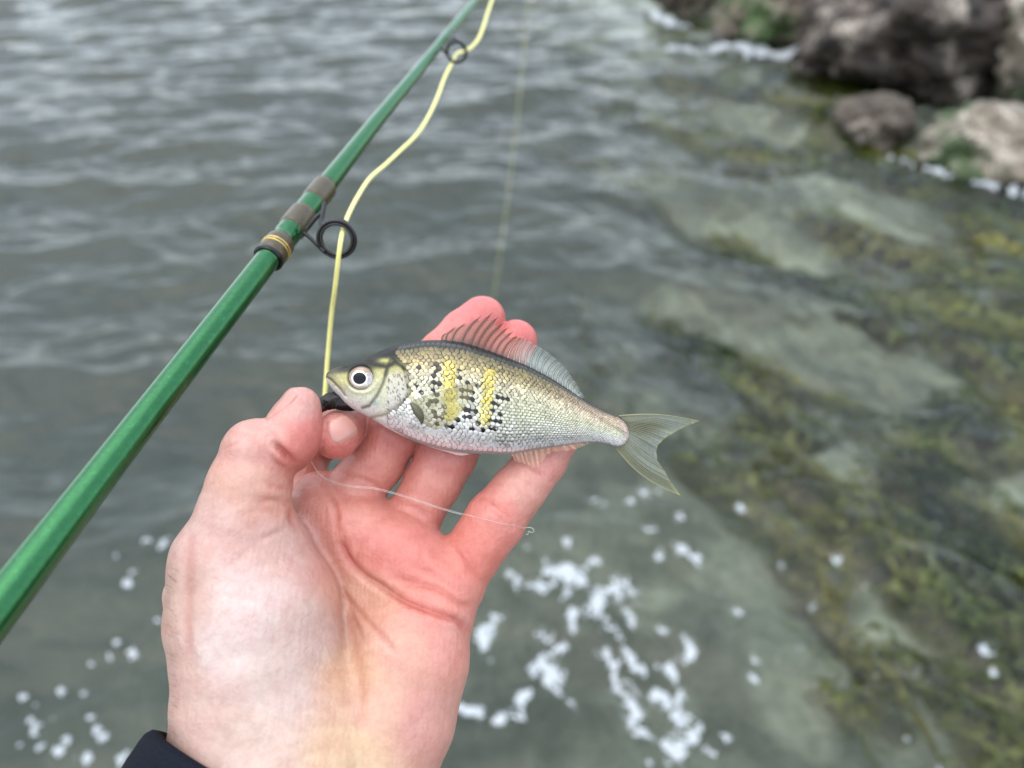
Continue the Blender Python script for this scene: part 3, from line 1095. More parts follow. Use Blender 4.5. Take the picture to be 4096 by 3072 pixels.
def nail_patch(poly_axis, dorsal, half_w, name, hand, outward=True):
    """nail plate wrapped over the last finger bone, found by dropping points onto the skin"""
    a, b = [np.array(v) for v in poly_axis]          # camera-space ends of the nail's centre line under the skin
    axd = (b - a) / np.linalg.norm(b - a)
    dn = np.array(dorsal, float)
    dn -= axd * (dn @ axd)
    dn /= np.linalg.norm(dn)
    side = np.cross(axd, dn)
    nu, nv = 17, 17
    V, C = [], []
    for i in range(nu):
        u = i / (nu - 1)
        for j in range(nv):
            v = j / (nv - 1) * 2 - 1
            ww = half_w * (0.80 + 0.20 * math.sin(u * math.pi * 0.75)) * math.sqrt(max(0.02, 1 - (max(0, 0.35 - u) / 0.35) ** 2 * 0.55 - (max(0, u - 0.8) / 0.2) ** 2 * 0.45))
            ang = v * ww
            d = dn * math.cos(ang) + side * math.sin(ang)
            o = a + axd * np.linalg.norm(b - a) * u
            st = o + d * 0.02
            hit = HV['bvh'].ray_cast(Vector(st), Vector(-d), 0.03)
            p = np.array(hit[0]) if hit[0] is not None else o + d * 0.006
            edge = max(abs(v), abs(u * 2 - 1))
            lift = 0.00045 * (1 - smooth(edge, 0.8, 1.0)) - 0.00015 * smooth(edge, 0.85, 1.0)
            V.append(p + d * lift)
            base = lin((206, 146, 132)) * 0.66
            moon = smooth(0.30 - u, 0, 0.12)
            tip = smooth(u, 0.93, 0.97) * 0.6
            rim = smooth(edge, 0.86, 1.0) * (1 - tip)
            c = base * (1 - moon * 0.3) + lin((206, 166, 152)) * 0.8 * moon * 0.3
            c = c * (1 - tip * 0.7) + lin((222, 200, 186)) * tip * 0.7
            c = c * (1 - rim * 0.45) + lin((190, 110, 100)) * rim * 0.45
            C.append(c)
    add_mesh(name, to_world(np.array(V)), grid_faces(nu, nv), M['nail'], hand, color=np.array(C))


nail_patch((cam_pts(1108, 1706, .2025), cam_pts(1228, 1588, .2025)), (-0.58, -0.66, -0.48), 0.95, 'thumbnail', hand)
nail_patch((cam_pts(1330, 1690, .2115), cam_pts(1388, 1775, .2110)), (0.42, -0.30, -0.86), 0.72, 'fingernail', hand)


def build_sleeve():
    ctr = np.array([-0.0651, 0.1177, 0.2000])
    d = np.array([-0.60, 0.80, 0.05])
    d /= np.linalg.norm(d)
    p = np.array([0.87, 0.5, 0.0])
    q = np.array([0.0, -0.55, -0.84])
    R = 0.038
    na, nl = 96, 44
    V = []
    prof = [(0.0035, -0.0022), (0.0012, -0.0018), (0.0, -0.0006), (0.0004, 0.0004), (0.0018, 0.0010)] + [(0.004 + i * 0.003, 0.0012) for i in range(nl - 5)]
    for l, off in prof:
        for j in range(na):
            a = 2 * math.pi * j / na
            wr = 0.0011 * math.sin(3 * a + l * 190) * smooth(l, 0.004, 0.03) + 0.0012 * (vnoise(a * 3.0, l * 130, 5) - 0.5)
            r1, r2 = R + off + wr, R * 0.86 + off + wr
            cl = ctr + d * l
            V.append(cl + p * math.cos(a) * r1 + q * math.sin(a) * r2)
    o = add_mesh('sleeve', to_world(np.array(V)), grid_faces(nl, na, True), M['sleeve'], person)
    o['label'] = 'dark navy fabric sleeve cuff at the wrist'
    md = o.modifiers.new('thick', 'SOLIDIFY')
    md.thickness = 0.0008


build_sleeve()


def build_hair():
    r = np.random.default_rng(5)
    parts = []
    V = HV['cam']
    for py in np.linspace(2290, 2960, 46):
        y = py + r.normal(0, 6)
        z = 0.2075
        x0 = np.interp(y, [2246, 2324, 2385, 2466, 2561, 2663, 2778, 2873, 2960], [706, 666, 659, 670, 686, 693, 686, 673, 663]) + r.uniform(4, 40)
        st = cam_pts(x0, y, z)
        hit = HV['bvh'].ray_cast(Vector(cam_pts(x0, y, 0.16)), Vector(st).normalized(), 0.2)
        if hit[0] is None:
            continue
        p0 = np.array(hit[0])
        nn = np.array(hit[1])
        L = r.uniform(0.0012, 0.0032)
        dr = nn * 0.5 + np.array([-0.8, -0.45 + r.normal(0, .25), -0.1])
        dr /= np.linalg.norm(dr)
        p = [p0 + dr * L * t + np.array([0, -1, 0]) * L * 0.35 * t * t for t in (0, 0.4, 0.75, 1)]
        parts.append(tube(to_world(np.array(p)), [0.00004, 0.00003, 0.000025, 0.00001], 4))
    V, Fc = merge(parts)
    m = simple_mat('body_hair', (0.12, 0.08, 0.05), 0.5, bstr=0)
    o = add_mesh('hair', V, Fc, m, hand)
    o['kind'] = 'stuff'


build_hair()

# ================================================================== fish
TOP = [(1303, 1508), (1306, 1494), (1317, 1483), (1340, 1472), (1377, 1459), (1440, 1439), (1503, 1414), (1554, 1391), (1609, 1374), (1672, 1365), (1710, 1361), (1769, 1360),
       (1841, 1367), (1883, 1378), (1967, 1406), (2054, 1440), (2105, 1460), (2156, 1486), (2207, 1514), (2259, 1547), (2310, 1581), (2346, 1604), (2387, 1627), (2438, 1650), (2474, 1661), (2496, 1680), (2515, 1712), (2518, 1730)]
BOT = [(1303, 1512), (1307, 1524), (1313, 1534), (1334, 1563), (1364, 1597), (1389, 1622), (1431, 1647), (1486, 1674), (1545, 1711), (1609, 1744), (1672, 1772), (1756, 1796), (1832, 1811),
       (1925, 1816), (2002, 1818), (2049, 1817), (2105, 1807), (2187, 1794), (2259, 1784), (2320, 1774), (2361, 1770), (2402, 1771), (2438, 1779), (2466, 1788), (2490, 1783), (2510, 1764), (2518, 1734)]
THK = [(1303, 0.3), (1312, 1.2), (1335, 2.6), (1380, 4.2), (1445, 5.8), (1540, 7.6), (1640, 8.8), (1780, 9.4), (1950, 8.8), (2100, 7.2), (2250, 5.0), (2380, 3.2), (2470, 2.2), (2505, 1.3), (2518, 0.5)]
ZF = [(1303, .2105), (1500, .2115), (1800, .2120), (2200, .2125), (2518, .2130), (2800, .2125)]
xs_ = np.linspace(1303, 2518, 2431)


def sm_interp(pts, k):
    p = np.array(pts, float)
    y = np.interp(xs_, p[:, 0], p[:, 1])
    ker = np.hanning(k)
    ker /= ker.sum()
    ys = np.convolve(np.pad(y, k // 2, mode='edge'), ker, 'valid')[:len(y)]
    w = np.minimum(smooth(xs_, 1310, 1360), 1 - smooth(xs_, 2440, 2480))
    return y * (1 - w) + ys * w


T_, B_, K_ = sm_interp(TOP, 101), sm_interp(BOT, 101), sm_interp(THK, 61)


def ftop(x): return np.interp(x, xs_, T_)
def fbot(x): return np.interp(x, xs_, B_)
def fthk(x): return np.interp(x, xs_, K_) * 1e-3
def fz(x): return np.interp(x, [a for a, b in ZF], [b for a, b in ZF])


def fish_surf(x, v, side=-1.0, lift=0.0):
    """camera-space point on the flank; v = 0 back, 1 belly"""
    x, v = np.broadcast_arrays(np.asarray(x, float), np.asarray(v, float))
    y = ftop(x) + v * (fbot(x) - ftop(x))
    prof = np.clip(1 - (2 * v - 1) ** 2, 0, 1) ** 0.52 * (1 - 0.12 * (v - 0.45))
    z = fz(x) + side * (fthk(x) * prof + lift)
    return cam_pts(x, y, z)


def v_of(x, y):
    return (y - ftop(x)) / np.maximum(fbot(x) - ftop(x), 1)


OPERC = [(1617, 1470), (1625, 1495), (1630, 1538), (1638, 1580), (1621, 1605), (1579, 1639), (1537, 1660), (1486, 1670)]
PREOP = [(1560, 1440), (1548, 1487), (1530, 1538), (1505, 1588), (1478, 1622), (1450, 1632)]
LATERAL = [(1630, 1457), (1693, 1440), (1756, 1433), (1820, 1437), (1883, 1450), (1967, 1470), (2054, 1500), (2131, 1528), (2207, 1566), (2284, 1605), (2361, 1646), (2438, 1697), (2495, 1733)]
SPOTS = crop([(1130, 705), (1170, 700), (1125, 780), (1170, 785), (1130, 865), (1165, 880), (1385, 680), (1395, 755), (1450, 770), (1400, 840), (1460, 850), (1525, 860), (1570, 800),
              (1410, 925), (1475, 935), (1535, 945), (1420, 1025), (1485, 1035), (1545, 1045), (1085, 970), (1125, 960), (1170, 980), (1215, 1010), (1130, 1050), (1165, 1085), (1225, 1100),
              (1360, 1130), (1425, 1125), (1495, 1135), (1550, 1140), (1665, 1140), (1705, 1145), (1750, 1160), (1500, 1225), (1610, 1220), (1670, 1225), (1715, 1230), (1710, 1055), (1760, 1075),
              (1700, 970), (1745, 980), (1750, 905), (1800, 925), (990, 655), (1180, 1180), (1245, 1190), (1310, 1200), (1145, 620), (1210, 640), (985, 800), (1010, 880), (1845, 940)], 1250, 1200, 2.37)
SPOTS = np.array(SPOTS)


def yellow_bar(x, y):
    b1 = np.interp(y, [1445, 1530, 1600, 1680], [1795, 1790, 1800, 1806])
    b2 = np.interp(y, [1470, 1540, 1620, 1690], [1962, 1948, 1944, 1928])
    n = 10 * (vnoise(x / 14, y / 14, 4) - 0.5)
    k1 = (1 - smooth(np.abs(x - b1 + n), 20, 36)) * smooth(y, 1432, 1460) * (1 - smooth(y, 1665, 1700))
    k2 = (1 - smooth(np.abs(x - b2 + n), 17, 31)) * smooth(y, 1465, 1490) * (1 - smooth(y, 1690, 1715))
    k3 = 0.55 * np.exp(-((x - 1642) / 10) ** 2 - ((y - 1575) / 30) ** 2)
    return np.maximum(np.maximum(k1, k2), k3)


def flank_color(x, y, v, ky=0.75):
    """colour of the skin itself on the scaled flank"""
    stops = [(0.0, (26, 28, 25)), (0.045, (40, 41, 34)), (0.09, (118, 106, 68)), (0.20, (154, 140, 94)), (0.30, (192, 184, 150)), (0.50, (210, 207, 180)), (0.66, (220, 220, 206)),
             (0.80, (226, 226, 222)), (0.92, (232, 226, 226)), (1.0, (236, 226, 226))]
    pv = np.array([s[0] for s in stops])
    pc = np.array([s[1] for s in stops], float)
    c = np.stack([np.interp(v, pv, pc[:, k]) for k in range(3)], -1)
    tail = (smooth(x, 2080, 2420) * (1 - smooth(v, 0.30, 0.62)))[..., None]
    c = c * (1 - tail * 0.7) + np.array([206, 178, 158]) * tail * 0.7 * np.clip(c[..., :1] / 150, 0.25, 1) + 0 * c
    gold = (smooth(x, 1950, 2100) * np.exp(-((v - 0.5) / 0.2) ** 2) * 0.4)[..., None]
    c = c * (1 - gold) + np.array([222, 214, 168]) * gold
    ped = smooth(x, 2470, 2505)[..., None] * 0.6
    c = c * (1 - ped) + np.array([214, 186, 184]) * ped
    k = np.clip(yellow_bar(x, y)[..., None] * ky, 0, 1)
    c = c * (1 - k) + np.array([208, 188, 72]) * k * 0.85 + c * k * 0.15
    return c


def head_color(x, y, v):
    c = np.zeros(np.shape(x) + (3,))
    pv = np.array([0, .10, .18, .26, .40, .65, .85, 1.0])
    pc = np.array([(24, 25, 23), (34, 35, 30), (70, 70, 50), (172, 166, 112), (206, 203, 160), (212, 212, 184), (224, 220, 210), (232, 222, 220)], float)
    c = np.stack([np.interp(v, pv, pc[:, k]) for k in range(3)], -1)
    snout = (1 - smooth(x, 1320, 1400))[..., None] * (1 - smooth(v, 0.5, 0.8))[..., None]
    c = c * (1 - snout * 0.75) + np.array([112, 106, 84]) * snout * 0.75
    cheek = (np.exp(-((x - 1372) / 38) ** 2 - ((y - 1522) / 24) ** 2) * 0.8)[..., None]
    c = c * (1 - cheek) + np.array([206, 196, 132]) * cheek
    lip = np.exp(-(polydist(x, y, [(1304, 1506), (1325, 1520), (1360, 1556), (1378, 1580)]) / 6) ** 2)[..., None]
    c = c * (1 - lip * 0.6) + np.array([120, 104, 88]) * lip * 0.6
    patch = np.exp(-((x - 1540) / 32) ** 2 - ((y - 1442) / 11) ** 2)[..., None]
    c = c * (1 - patch) + np.array([186, 182, 112]) * patch
    for pts, w, a in (([(1478, 1453), (1515, 1462), (1545, 1468), (1572, 1456), (1580, 1442), (1570, 1430)], 7, 1.0), ([(1585, 1452), (1605, 1464), (1620, 1478)], 7, 0.95),
                      (PREOP, 6, 0.62), ([(1548, 1470), (1540, 1500)], 6, 0.8), ([(1590, 1652), (1621, 1607)], 5, 0.5)):
        k = (np.exp(-(polydist(x, y, pts) / w) ** 2) * a)[..., None]
        c = c * (1 - k) + np.array([44, 44, 32]) * k
    k = (np.exp(-(polydist(x, y, OPERC) / 6) ** 2) * 0.55)[..., None]
    c = c * (1 - k) + np.array([120, 110, 52]) * k
    op = smooth(x, 1535, 1560)[..., None] * (1 - smooth(v, .75, .85))[..., None] * smooth(v, 0.27, 0.36)[..., None]
    c = c * (1 - op * 0.5) + np.array([206, 200, 200]) * op * 0.5
    sp = smooth(fbm(x / 5.0, y / 5.0, 2, 91), 0.66, 0.72)[..., None] * op
    c = c * (1 - sp * 0.75) + np.array([70, 54, 54]) * sp * 0.75
    blue = np.exp(-((x - 1503) / 16) ** 2 - ((y - 1610) / 13) ** 2)[..., None] * 0.5
    c = c * (1 - blue) + np.array([150, 166, 172]) * blue
    return c


def op_edge(y):
    return np.interp(y, [1360, 1380, 1420, 1457, 1495, 1538, 1580, 1605, 1640, 1660, 1700, 1740, 1800], [1545, 1560, 1590, 1625, 1630, 1636, 1640, 1626, 1586, 1545, 1552, 1610, 1700])


def build_fish():
    root = empty('fish', W(1900, 1600, .212))
    tag(root, 'small silvery yellow-barred surfperch held across the fingers', 'fish')
    # --- body: one continuous skin
    nx, nh = 330, 72
    u = np.linspace(0, 1, nx)
    x = 1303 + (2518 - 1303) * (0.5 - 0.5 * np.cos(np.pi * (0.03 + 0.94 * u)))
    x = (x - x[0]) / (x[-1] - x[0]) * (2518 - 1303) + 1303
    a = np.linspace(0, np.pi, nh)
    vv = 0.5 - 0.5 * np.cos(a)
    Xg, Vf = np.meshgrid(x, vv, indexing='ij')
    Y = ftop(Xg) + Vf * (fbot(Xg) - ftop(Xg))
    # relief of the head: sockets, gill cover, mouth
    relief = np.zeros_like(Xg)
    for pts, w, dpt in ((OPERC, 7, 0.55), (PREOP, 7, 0.32), ([(1306, 1508), (1325, 1521), (1360, 1556), (1380, 1584)], 5, 0.5), ([(1478, 1453), (1545, 1468), (1575, 1452)], 6, 0.25),
                        ([(1585, 1452), (1620, 1478)], 6, 0.3), ([(1378, 1470), (1384, 1472)], 5, 0.4), ([(1340, 1545), (1372, 1560), (1392, 1590)], 6, 0.18)):
        relief -= np.exp(-(polydist(Xg, Y, pts) / w) ** 2) * dpt * 1e-3
    inside = 1 - smooth(Xg - op_edge(Y), -26, -2)
    relief += inside * smooth(Xg, 1540, 1600) * 0.35e-3
    ed = np.hypot((Xg - 1445) / 60, (Y - 1512) / 55)
    relief -= (1 - smooth(ed, 0.7, 1.0)) * 0.9e-3
    relief += np.exp(-((ed - 1.08) / 0.13) ** 2) * 0.35e-3
    relief += (fbm(Xg / 18, Y / 18, 3, 66) - 0.5) * 0.25e-3 * np.clip(Vf * (1 - Vf) * 8, 0, 1)
    relief *= np.clip(Vf * (1 - Vf) * 12, 0, 1)
    front = fish_surf(Xg, Vf, -1, 0.0)
    front = front * (1 + (-relief / front[..., 2]))[..., None]
    back = fish_surf(Xg, Vf, 1, 0.0)[:, 1:-1][:, ::-1]
    ring = np.concatenate([front, back], 1)
    nr = ring.shape[1]
    k = smooth(Xg - op_edge(Y), -6, 6)[..., None]
    C = head_color(Xg, Y, Vf) * (1 - k) + flank_color(Xg, Y, Vf) * 0.72 * k
    Cb = C[:, 1:-1][:, ::-1]
    Cc = lin(np.clip(np.concatenate([C, Cb], 1), 0, 255)) * 0.72
    V = to_world(ring.reshape(-1, 3))
    fc = [tuple(q) for q in grid_faces(nx, nr, True).tolist()]
    fc.append(tuple(range(nr)))
    fc.append(tuple(range((nx - 1) * nr, nx * nr))[::-1])
    body = add_mesh('body', V, fc, M['fish_skin'], root, color=Cc.reshape(-1, 3))
    # --- scales
    rows = 29
    ds = np.array([max(8.6, 0.0475 * (b - t)) for t, b in zip(T_, B_)])
    cum = np.concatenate([[0], np.cumsum(np.diff(xs_) / ds[:-1])])
    r = np.random.default_rng(23)
    SV, SF, SC = [], [], []
    off = 0
    na = 9
    cand = []
    for j in range(rows):
        v0 = (j + 0.5) / rows
        for i in range(int(cum[-1]) + 1):
            xc = float(np.interp(i + 0.5 * (j % 2), cum, xs_))
            cand.append((j, i, xc, float(ftop(xc) + v0 * (fbot(xc) - ftop(xc)))))
    ca_ = np.array([(c[2], c[3]) for c in cand])
    spot_set = {}
    for sx, sy in SPOTS:
        dd_ = np.hypot(ca_[:, 0] - sx, ca_[:, 1] - sy)
        q = np.argsort(dd_)[:3]
        spot_set[cand[q[0]][:2]] = 1.0
        if r.random() < 0.15:
            spot_set.setdefault(cand[q[1]][:2], 0.45)
    for j in range(rows):
        v0 = (j + 0.5) / rows
        if v0 < 0.03 or v0 > 0.975:
            continue
        for i in range(int(cum[-1]) + 1):
            s = i + 0.5 * (j % 2) + r.normal(0, 0.05)
            xc = float(np.interp(s, cum, xs_))
            yc = float(ftop(xc) + v0 * (fbot(xc) - ftop(xc)))
            if xc < op_edge(yc) + 4 or xc > 2512:
                continue
            hgt = float(fbot(xc) - ftop(xc))
            sp = float(np.interp(xc, xs_, ds))
            if v0 < 0.08:
                szf = 0.85
            else:
                szf = 1.0
            lx, lv = sp * 0.80 * szf, 0.98 / rows * szf
            base = flank_color(np.array(xc), np.array(yc), np.array(v0), r.uniform(0.5, 1.05))
            is_spot = spot_set.get((j, i), 0.0)
            back_ = 1 - smooth(v0, 0.16, 0.34)
            lowr = smooth(v0, 0.36, 0.55) * (1 - smooth(v0, 0.86, 0.93)) * smooth(xc, 1930, 2010) * (1 - 0.6 * smooth(xc, 2280, 2480))
            jit = r.normal(0, 0.085)
            ll = np.exp(-(polydist(np.array(xc), np.array(yc), LATERAL) / 8.0) ** 2)
            tilt = r.normal(0, 0.11, 2)
            ring_pts, ring_col = [], []
            for rr in (1.0, 0.86, 0.70):
                for q in range(na):
                    an = 2 * math.pi * q / na + 0.2
                    ex, ey = math.cos(an) * rr, math.sin(an) * rr
                    ex = ex * (1.05 if ex > 0 else 0.85)
                    p = fish_surf(np.array(xc + ex * lx), np.array(np.clip(v0 + ey * lv, 0.002, 0.998)), -1, 0.0)
                    up_ = (0.06 + 0.13 * (ex + 1) * 0.5 + (0.05 if rr < 0.8 else (0.01 if rr < 0.9 else -0.03))) * 1e-3 + (tilt[0] * ex + tilt[1] * ey) * 0.6e-3 * sp / 21
                    if rr > 0.9 and ex < -0.2:
                        up_ = -0.12e-3
                    ring_pts.append(p * (1 - up_ / p[2]))
                    rim = 1.0 if rr > 0.8 else 0.0
                    dk = rim * (0.93 * back_ + (0.62 - 0.34 * smooth(v0, 0.6, 0.85)) * (1 - back_))
                    c = base * (1 + jit) * (1 - dk)
                    gs = lowr * (0.0 if (ex > -0.2 and abs(ey) < 0.42) else 0.95)
                    c = c * (1 - gs) + np.array([118, 122, 96]) * gs
                    if v0 > 0.45 and rr < 0.9 and ex > -0.2:
                        c = np.minimum(c * 1.08, 244)
                    lk = ll * (0.8 if rim else 0.45)
                    c = c * (1 - lk) + np.array([56, 56, 42]) * lk
                    if is_spot and r.random() < is_spot * (0.93 if rr < 0.9 else 0.62):
                        c = np.array([30, 26, 26]) * r.uniform(0.6, 1.5)
                    ring_col.append(c)
            pc = fish_surf(np.array(xc), np.array(v0), -1, 0.0)
            ring_pts.append(pc * (1 - 0.22e-3 / pc[2]))
            cc = base * (1.06 + jit)
            if is_spot > 0.5:
                cc = np.array([26, 24, 24.0])
            ring_col.append(np.minimum(cc, 246))
            SV += ring_pts
            SC += ring_col
            for q in range(na):
                q2 = (q + 1) % na
                SF.append((off + q, off + q2, off + na + q2, off + na + q))
                SF.append((off + na + q, off + na + q2, off + 2 * na + q2, off + 2 * na + q))
                SF.append((off + 2 * na + q, off + 2 * na + q2, off + 3 * na))
            off += 3 * na + 1
    o = add_mesh('scales', to_world(np.array(SV)), SF, M['fish_scale'], root, color=lin(np.clip(np.array(SC), 0, 255)) * 0.72)
    o['kind'] = 'stuff'
    # --- eye
    ec = fish_surf(np.array(1445.0), v_of(np.array(1445.0), np.array(1512.0)), -1, 0.0)
    sc = ec[2] / F

    def dome(cx, cy, rx, ry, h, z, n=12, m=40, colfun=None):
        V, C = [], []
        for i in range(n + 1):
            f = i / n
            for q in range(m):
                an = 2 * math.pi * q / m
                X, Y_ = cx + math.cos(an) * rx * f, cy + math.sin(an) * ry * f
                p = cam_pts(X, Y_, z - h * math.sqrt(max(0, 1 - f * f * 0.96)))
                V.append(p)
                C.append(colfun(f, an) if colfun else (0, 0, 0))
        return to_world(np.array(V)), grid_faces(n + 1, m, True), np.array(C, float)

    def eye_col(f, an):
        X, Y_ = math.cos(an) * f * 50, math.sin(an) * f * 46
        dw = math.hypot((X + 7) / 31, (Y_ - 1) / 30)
        if dw < 1.0:
            return lin((214, 212, 206))
        t = (Y_ + 46) / 92
        c = np.array([112, 84, 58]) * (1 - t) + np.array([176, 166, 150]) * t
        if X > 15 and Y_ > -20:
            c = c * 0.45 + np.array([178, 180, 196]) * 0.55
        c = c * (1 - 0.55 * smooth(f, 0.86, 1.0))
        c = c * (0.85 + 0.3 * vnoise(X / 4, Y_ / 4, 3))
        return lin(np.clip(c, 0, 255))
    V, fc, C = dome(1445, 1512, 52, 47, 0.0013, ec[2] + 0.0004, colfun=eye_col, n=22, m=64)
    eye = add_mesh('eye', V, fc, M['eye'], root, color=C)
    V, fc, C = dome(1438, 1513, 26, 23.5, 0.00032, ec[2] - 0.00090)
    add_mesh('pupil', V, fc, M['pupil'], eye)

    # --- fins
    def fin(name, P, colr, alpha, ripple=0.0, tag_label=None):
        """P: (n, m, 3) grid of camera-space points from base to edge"""
        n, m = P.shape[:2]
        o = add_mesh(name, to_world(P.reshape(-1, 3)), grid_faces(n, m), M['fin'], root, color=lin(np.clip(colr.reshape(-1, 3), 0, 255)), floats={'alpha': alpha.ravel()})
        if tag_label:
            o['label'] = tag_label
        return o

    # spiny and soft dorsal
    tips = [(1790, 1331), (1821, 1309), (1859, 1295), (1921, 1267), (1968, 1254), (1990, 1272), (2013, 1295), (2032, 1312), (2050, 1329), (2066, 1345)]
    bases = [1768, 1782, 1806, 1846, 1880, 1905, 1930, 1955, 1980, 2006]
    soft_edge = np.array([(2085, 1350), (2105, 1354), (2146, 1377), (2182, 1397), (2233, 1441), (2259, 1466), (2284, 1502), (2310, 1538), (2337, 1588)], float)
    ns = 15
    tt = np.linspace(0, 1, ns)
    si = np.linspace(0, len(soft_edge) - 1, ns)
    soft = [(np.interp(s, range(len(soft_edge)), soft_edge[:, 0]), np.interp(s, range(len(soft_edge)), soft_edge[:, 1])) for s in si]
    sbase = list(2030 + (2334 - 2030) * tt ** 0.95)
    allt, allb = tips + soft, bases + sbase
    cols, cc, al = [], [], []
    nrow = 9
    for i in range(len(allt) - 1):
        for f in np.linspace(0, 1, 6, endpoint=False):
            bx = allb[i] * (1 - f) + allb[i + 1] * f
            ex = allt[i][0] * (1 - f) + allt[i + 1][0] * f
            ey = allt[i][1] * (1 - f) + allt[i + 1][1] * f
            by = float(ftop(bx)) + 5
            spiny = i < len(tips) - 1
            dip = (0.20 if spiny else 0.035) * math.sin(math.pi * f ** 0.7)
            row, rc, ra = [], [], []
            for h in np.linspace(0, 1, nrow):
                hh = h * (1 - dip)
                bow = 10 * math.sin(math.pi * hh)
                X = bx + (ex - bx) * hh - bow
                Y_ = by + (ey - by) * hh - bow * 0.4
                z = .2120 + 0.0012 * hh + 0.00035 * math.sin(f * 2 * math.pi) * hh
                row.append(cam_pts(X, Y_, z))
                w = smooth(bx, 2020, 2110)
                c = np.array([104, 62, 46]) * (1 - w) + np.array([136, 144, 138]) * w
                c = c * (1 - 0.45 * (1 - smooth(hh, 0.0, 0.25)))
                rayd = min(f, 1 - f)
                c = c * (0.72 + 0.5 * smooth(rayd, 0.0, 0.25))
                rc.append(c)
                ra.append((0.62 if w < 0.5 else 0.42) + 0.2 * (1 - smooth(hh, 0, 0.3)) + 0.14 * (1 - smooth(rayd, 0, 0.2)) - 0.22 * w * smooth(hh, .3, .9))
            cols.append(row)
            cc.append(rc)
            al.append(ra)
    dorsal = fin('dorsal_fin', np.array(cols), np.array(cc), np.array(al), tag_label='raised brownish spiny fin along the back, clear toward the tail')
    for i in range(len(tips)):
        bx, (ex, ey) = bases[i], tips[i]
        by = float(ftop(bx)) + 5
        pts = []
        for h in np.linspace(0, 1.03, 8):
            bow = 10 * math.sin(math.pi * min(h, 1))
            pts.append(cam_pts(bx + (ex - bx) * h - bow, by + (ey - by) * h - bow * 0.4, .2118 + 0.0012 * h))
        V, fc = tube(to_world(np.array(pts)), np.linspace(0.00022, 0.00006, 8), 6)
        add_mesh('spine', V, fc, M['fin_ray'], dorsal, color=np.repeat(lin((74, 50, 34))[None], len(V), 0))
    parts = []
    for i, (ex, ey) in enumerate(soft):
        bx = sbase[i]
        by = float(ftop(bx)) + 5
        pts = [cam_pts(bx + (ex - bx) * h - 10 * math.sin(math.pi * h), by + (ey - by) * h - 4 * math.sin(math.pi * h), .2119 + 0.0012 * h) for h in np.linspace(0, 0.97, 7)]
        parts.append(tube(to_world(np.array(pts)), np.linspace(0.00014, 0.00005, 7), 5))
    V, fc = merge(parts)
    o = add_mesh('soft_rays', V, fc, M['fin_ray'], dorsal, color=np.repeat(lin((150, 152, 142))[None], len(V), 0))
    o['kind'] = 'stuff'

    # tail
    ends = np.array([(0, 2797, 1684), (.1, 2745, 1705), (.22, 2699, 1728), (.34, 2658, 1753), (.44, 2633, 1779), (.5, 2625, 1805), (.58, 2630, 1845), (.68, 2653, 1876), (.82, 2679, 1922), (1, 2722, 1982)])
    bs = np.array([(0, 2474, 1664), (.2, 2500, 1686), (.4, 2510, 1712), (.5, 2512, 1732), (.6, 2508, 1750), (.8, 2492, 1776), (1, 2462, 1792)])
    nw, nl = 91, 24

    def tailpt(w, h):
        ex, ey = np.interp(w, ends[:, 0], ends[:, 1]), np.interp(w, ends[:, 0], ends[:, 2])
        bx, by = np.interp(w, bs[:, 0], bs[:, 1]), np.interp(w, bs[:, 0], bs[:, 2])
        d = np.array([ex - bx, ey - by])
        L = np.linalg.norm(d)
        nn = np.array([d[1], -d[0]]) / L
        bow = (16 * (1 - 2 * w) if w < 0.5 else 26 * (1 - 2 * w)) * math.sin(math.pi * h)
        p = np.array([bx, by]) + d * h + nn * bow
        z = .2128 + 0.0018 * math.sin(w * 9) * h * 0.4 + 0.0022 * h * (0.4 - w)
        return p, z
    P = np.zeros((nw, nl, 3))
    TC = np.zeros((nw, nl, 3))
    TA = np.zeros((nw, nl))
    for i, w in enumerate(np.linspace(0, 1, nw)):
        for q, h in enumerate(np.linspace(0, 1, nl)):
            p, z = tailpt(w, h)
            P[i, q] = cam_pts(p[0], p[1], z)
            clear = np.array([160, 170, 160.0])
            olive = np.array([66, 68, 32.0])
            k = np.exp(-((w - 0.34) / 0.10) ** 2) * (1 - smooth(h, 0.3, 0.95)) + 0.9 * smooth(w, 0.72, 0.9) * (0.5 + 0.5 * vnoise(w * 40, h * 3, 6)) + 0.7 * np.exp(-((w - .22) / .07) ** 2) * (1 - smooth(h, .55, 1))
            k = np.clip(k + 0.25 * (vnoise(w * 55, h * 2, 8) - 0.4), 0, 1)
            c = clear * (1 - k) + olive * k
            yl = smooth(h, 0.93, 1.0) * 0.5 + smooth(abs(w - 0.5), 0.47, 0.5) * 0.45
            c = c * (1 - min(yl, 1)) + np.array([196, 192, 92]) * min(yl, 1)
            st = 0.82 + 0.3 * vnoise(w * 75, h * 1.5, 12)
            TC[i, q] = c * st * 0.86
            TA[i, q] = 0.50 + 0.30 * k + 0.15 * (1 - smooth(h, 0, 0.3)) + 0.3 * (vnoise(w * 75, h * 1.5, 12) - 0.5)
    tail = fin('tail_fin', P, TC, TA, tag_label='forked translucent olive tail fin')
    parts = []
    for w in np.linspace(0.004, 0.996, 31):
        pts = []
        for h in np.linspace(0.0, 0.97, 9):
            p, z = tailpt(w, h)
            pts.append(cam_pts(p[0], p[1], z - 0.00012))
        rr = 0.00028 if w < 0.03 or w > 0.97 else 0.00009
        parts.append(tube(to_world(np.array(pts)), np.linspace(rr, rr * 0.4, 9), 5))
    V, fc = merge(parts)
    o = add_mesh('fin_rays', V, fc, M['fin_ray'], tail, color=np.repeat(lin((118, 118, 86))[None], len(V), 0))
    o['kind'] = 'stuff'

    # pectoral fin folded back along the flank
    pb = crop([(945, 955), (985, 1010), (1020, 1080), (1030, 1170)], 1250, 1200, 2.37)
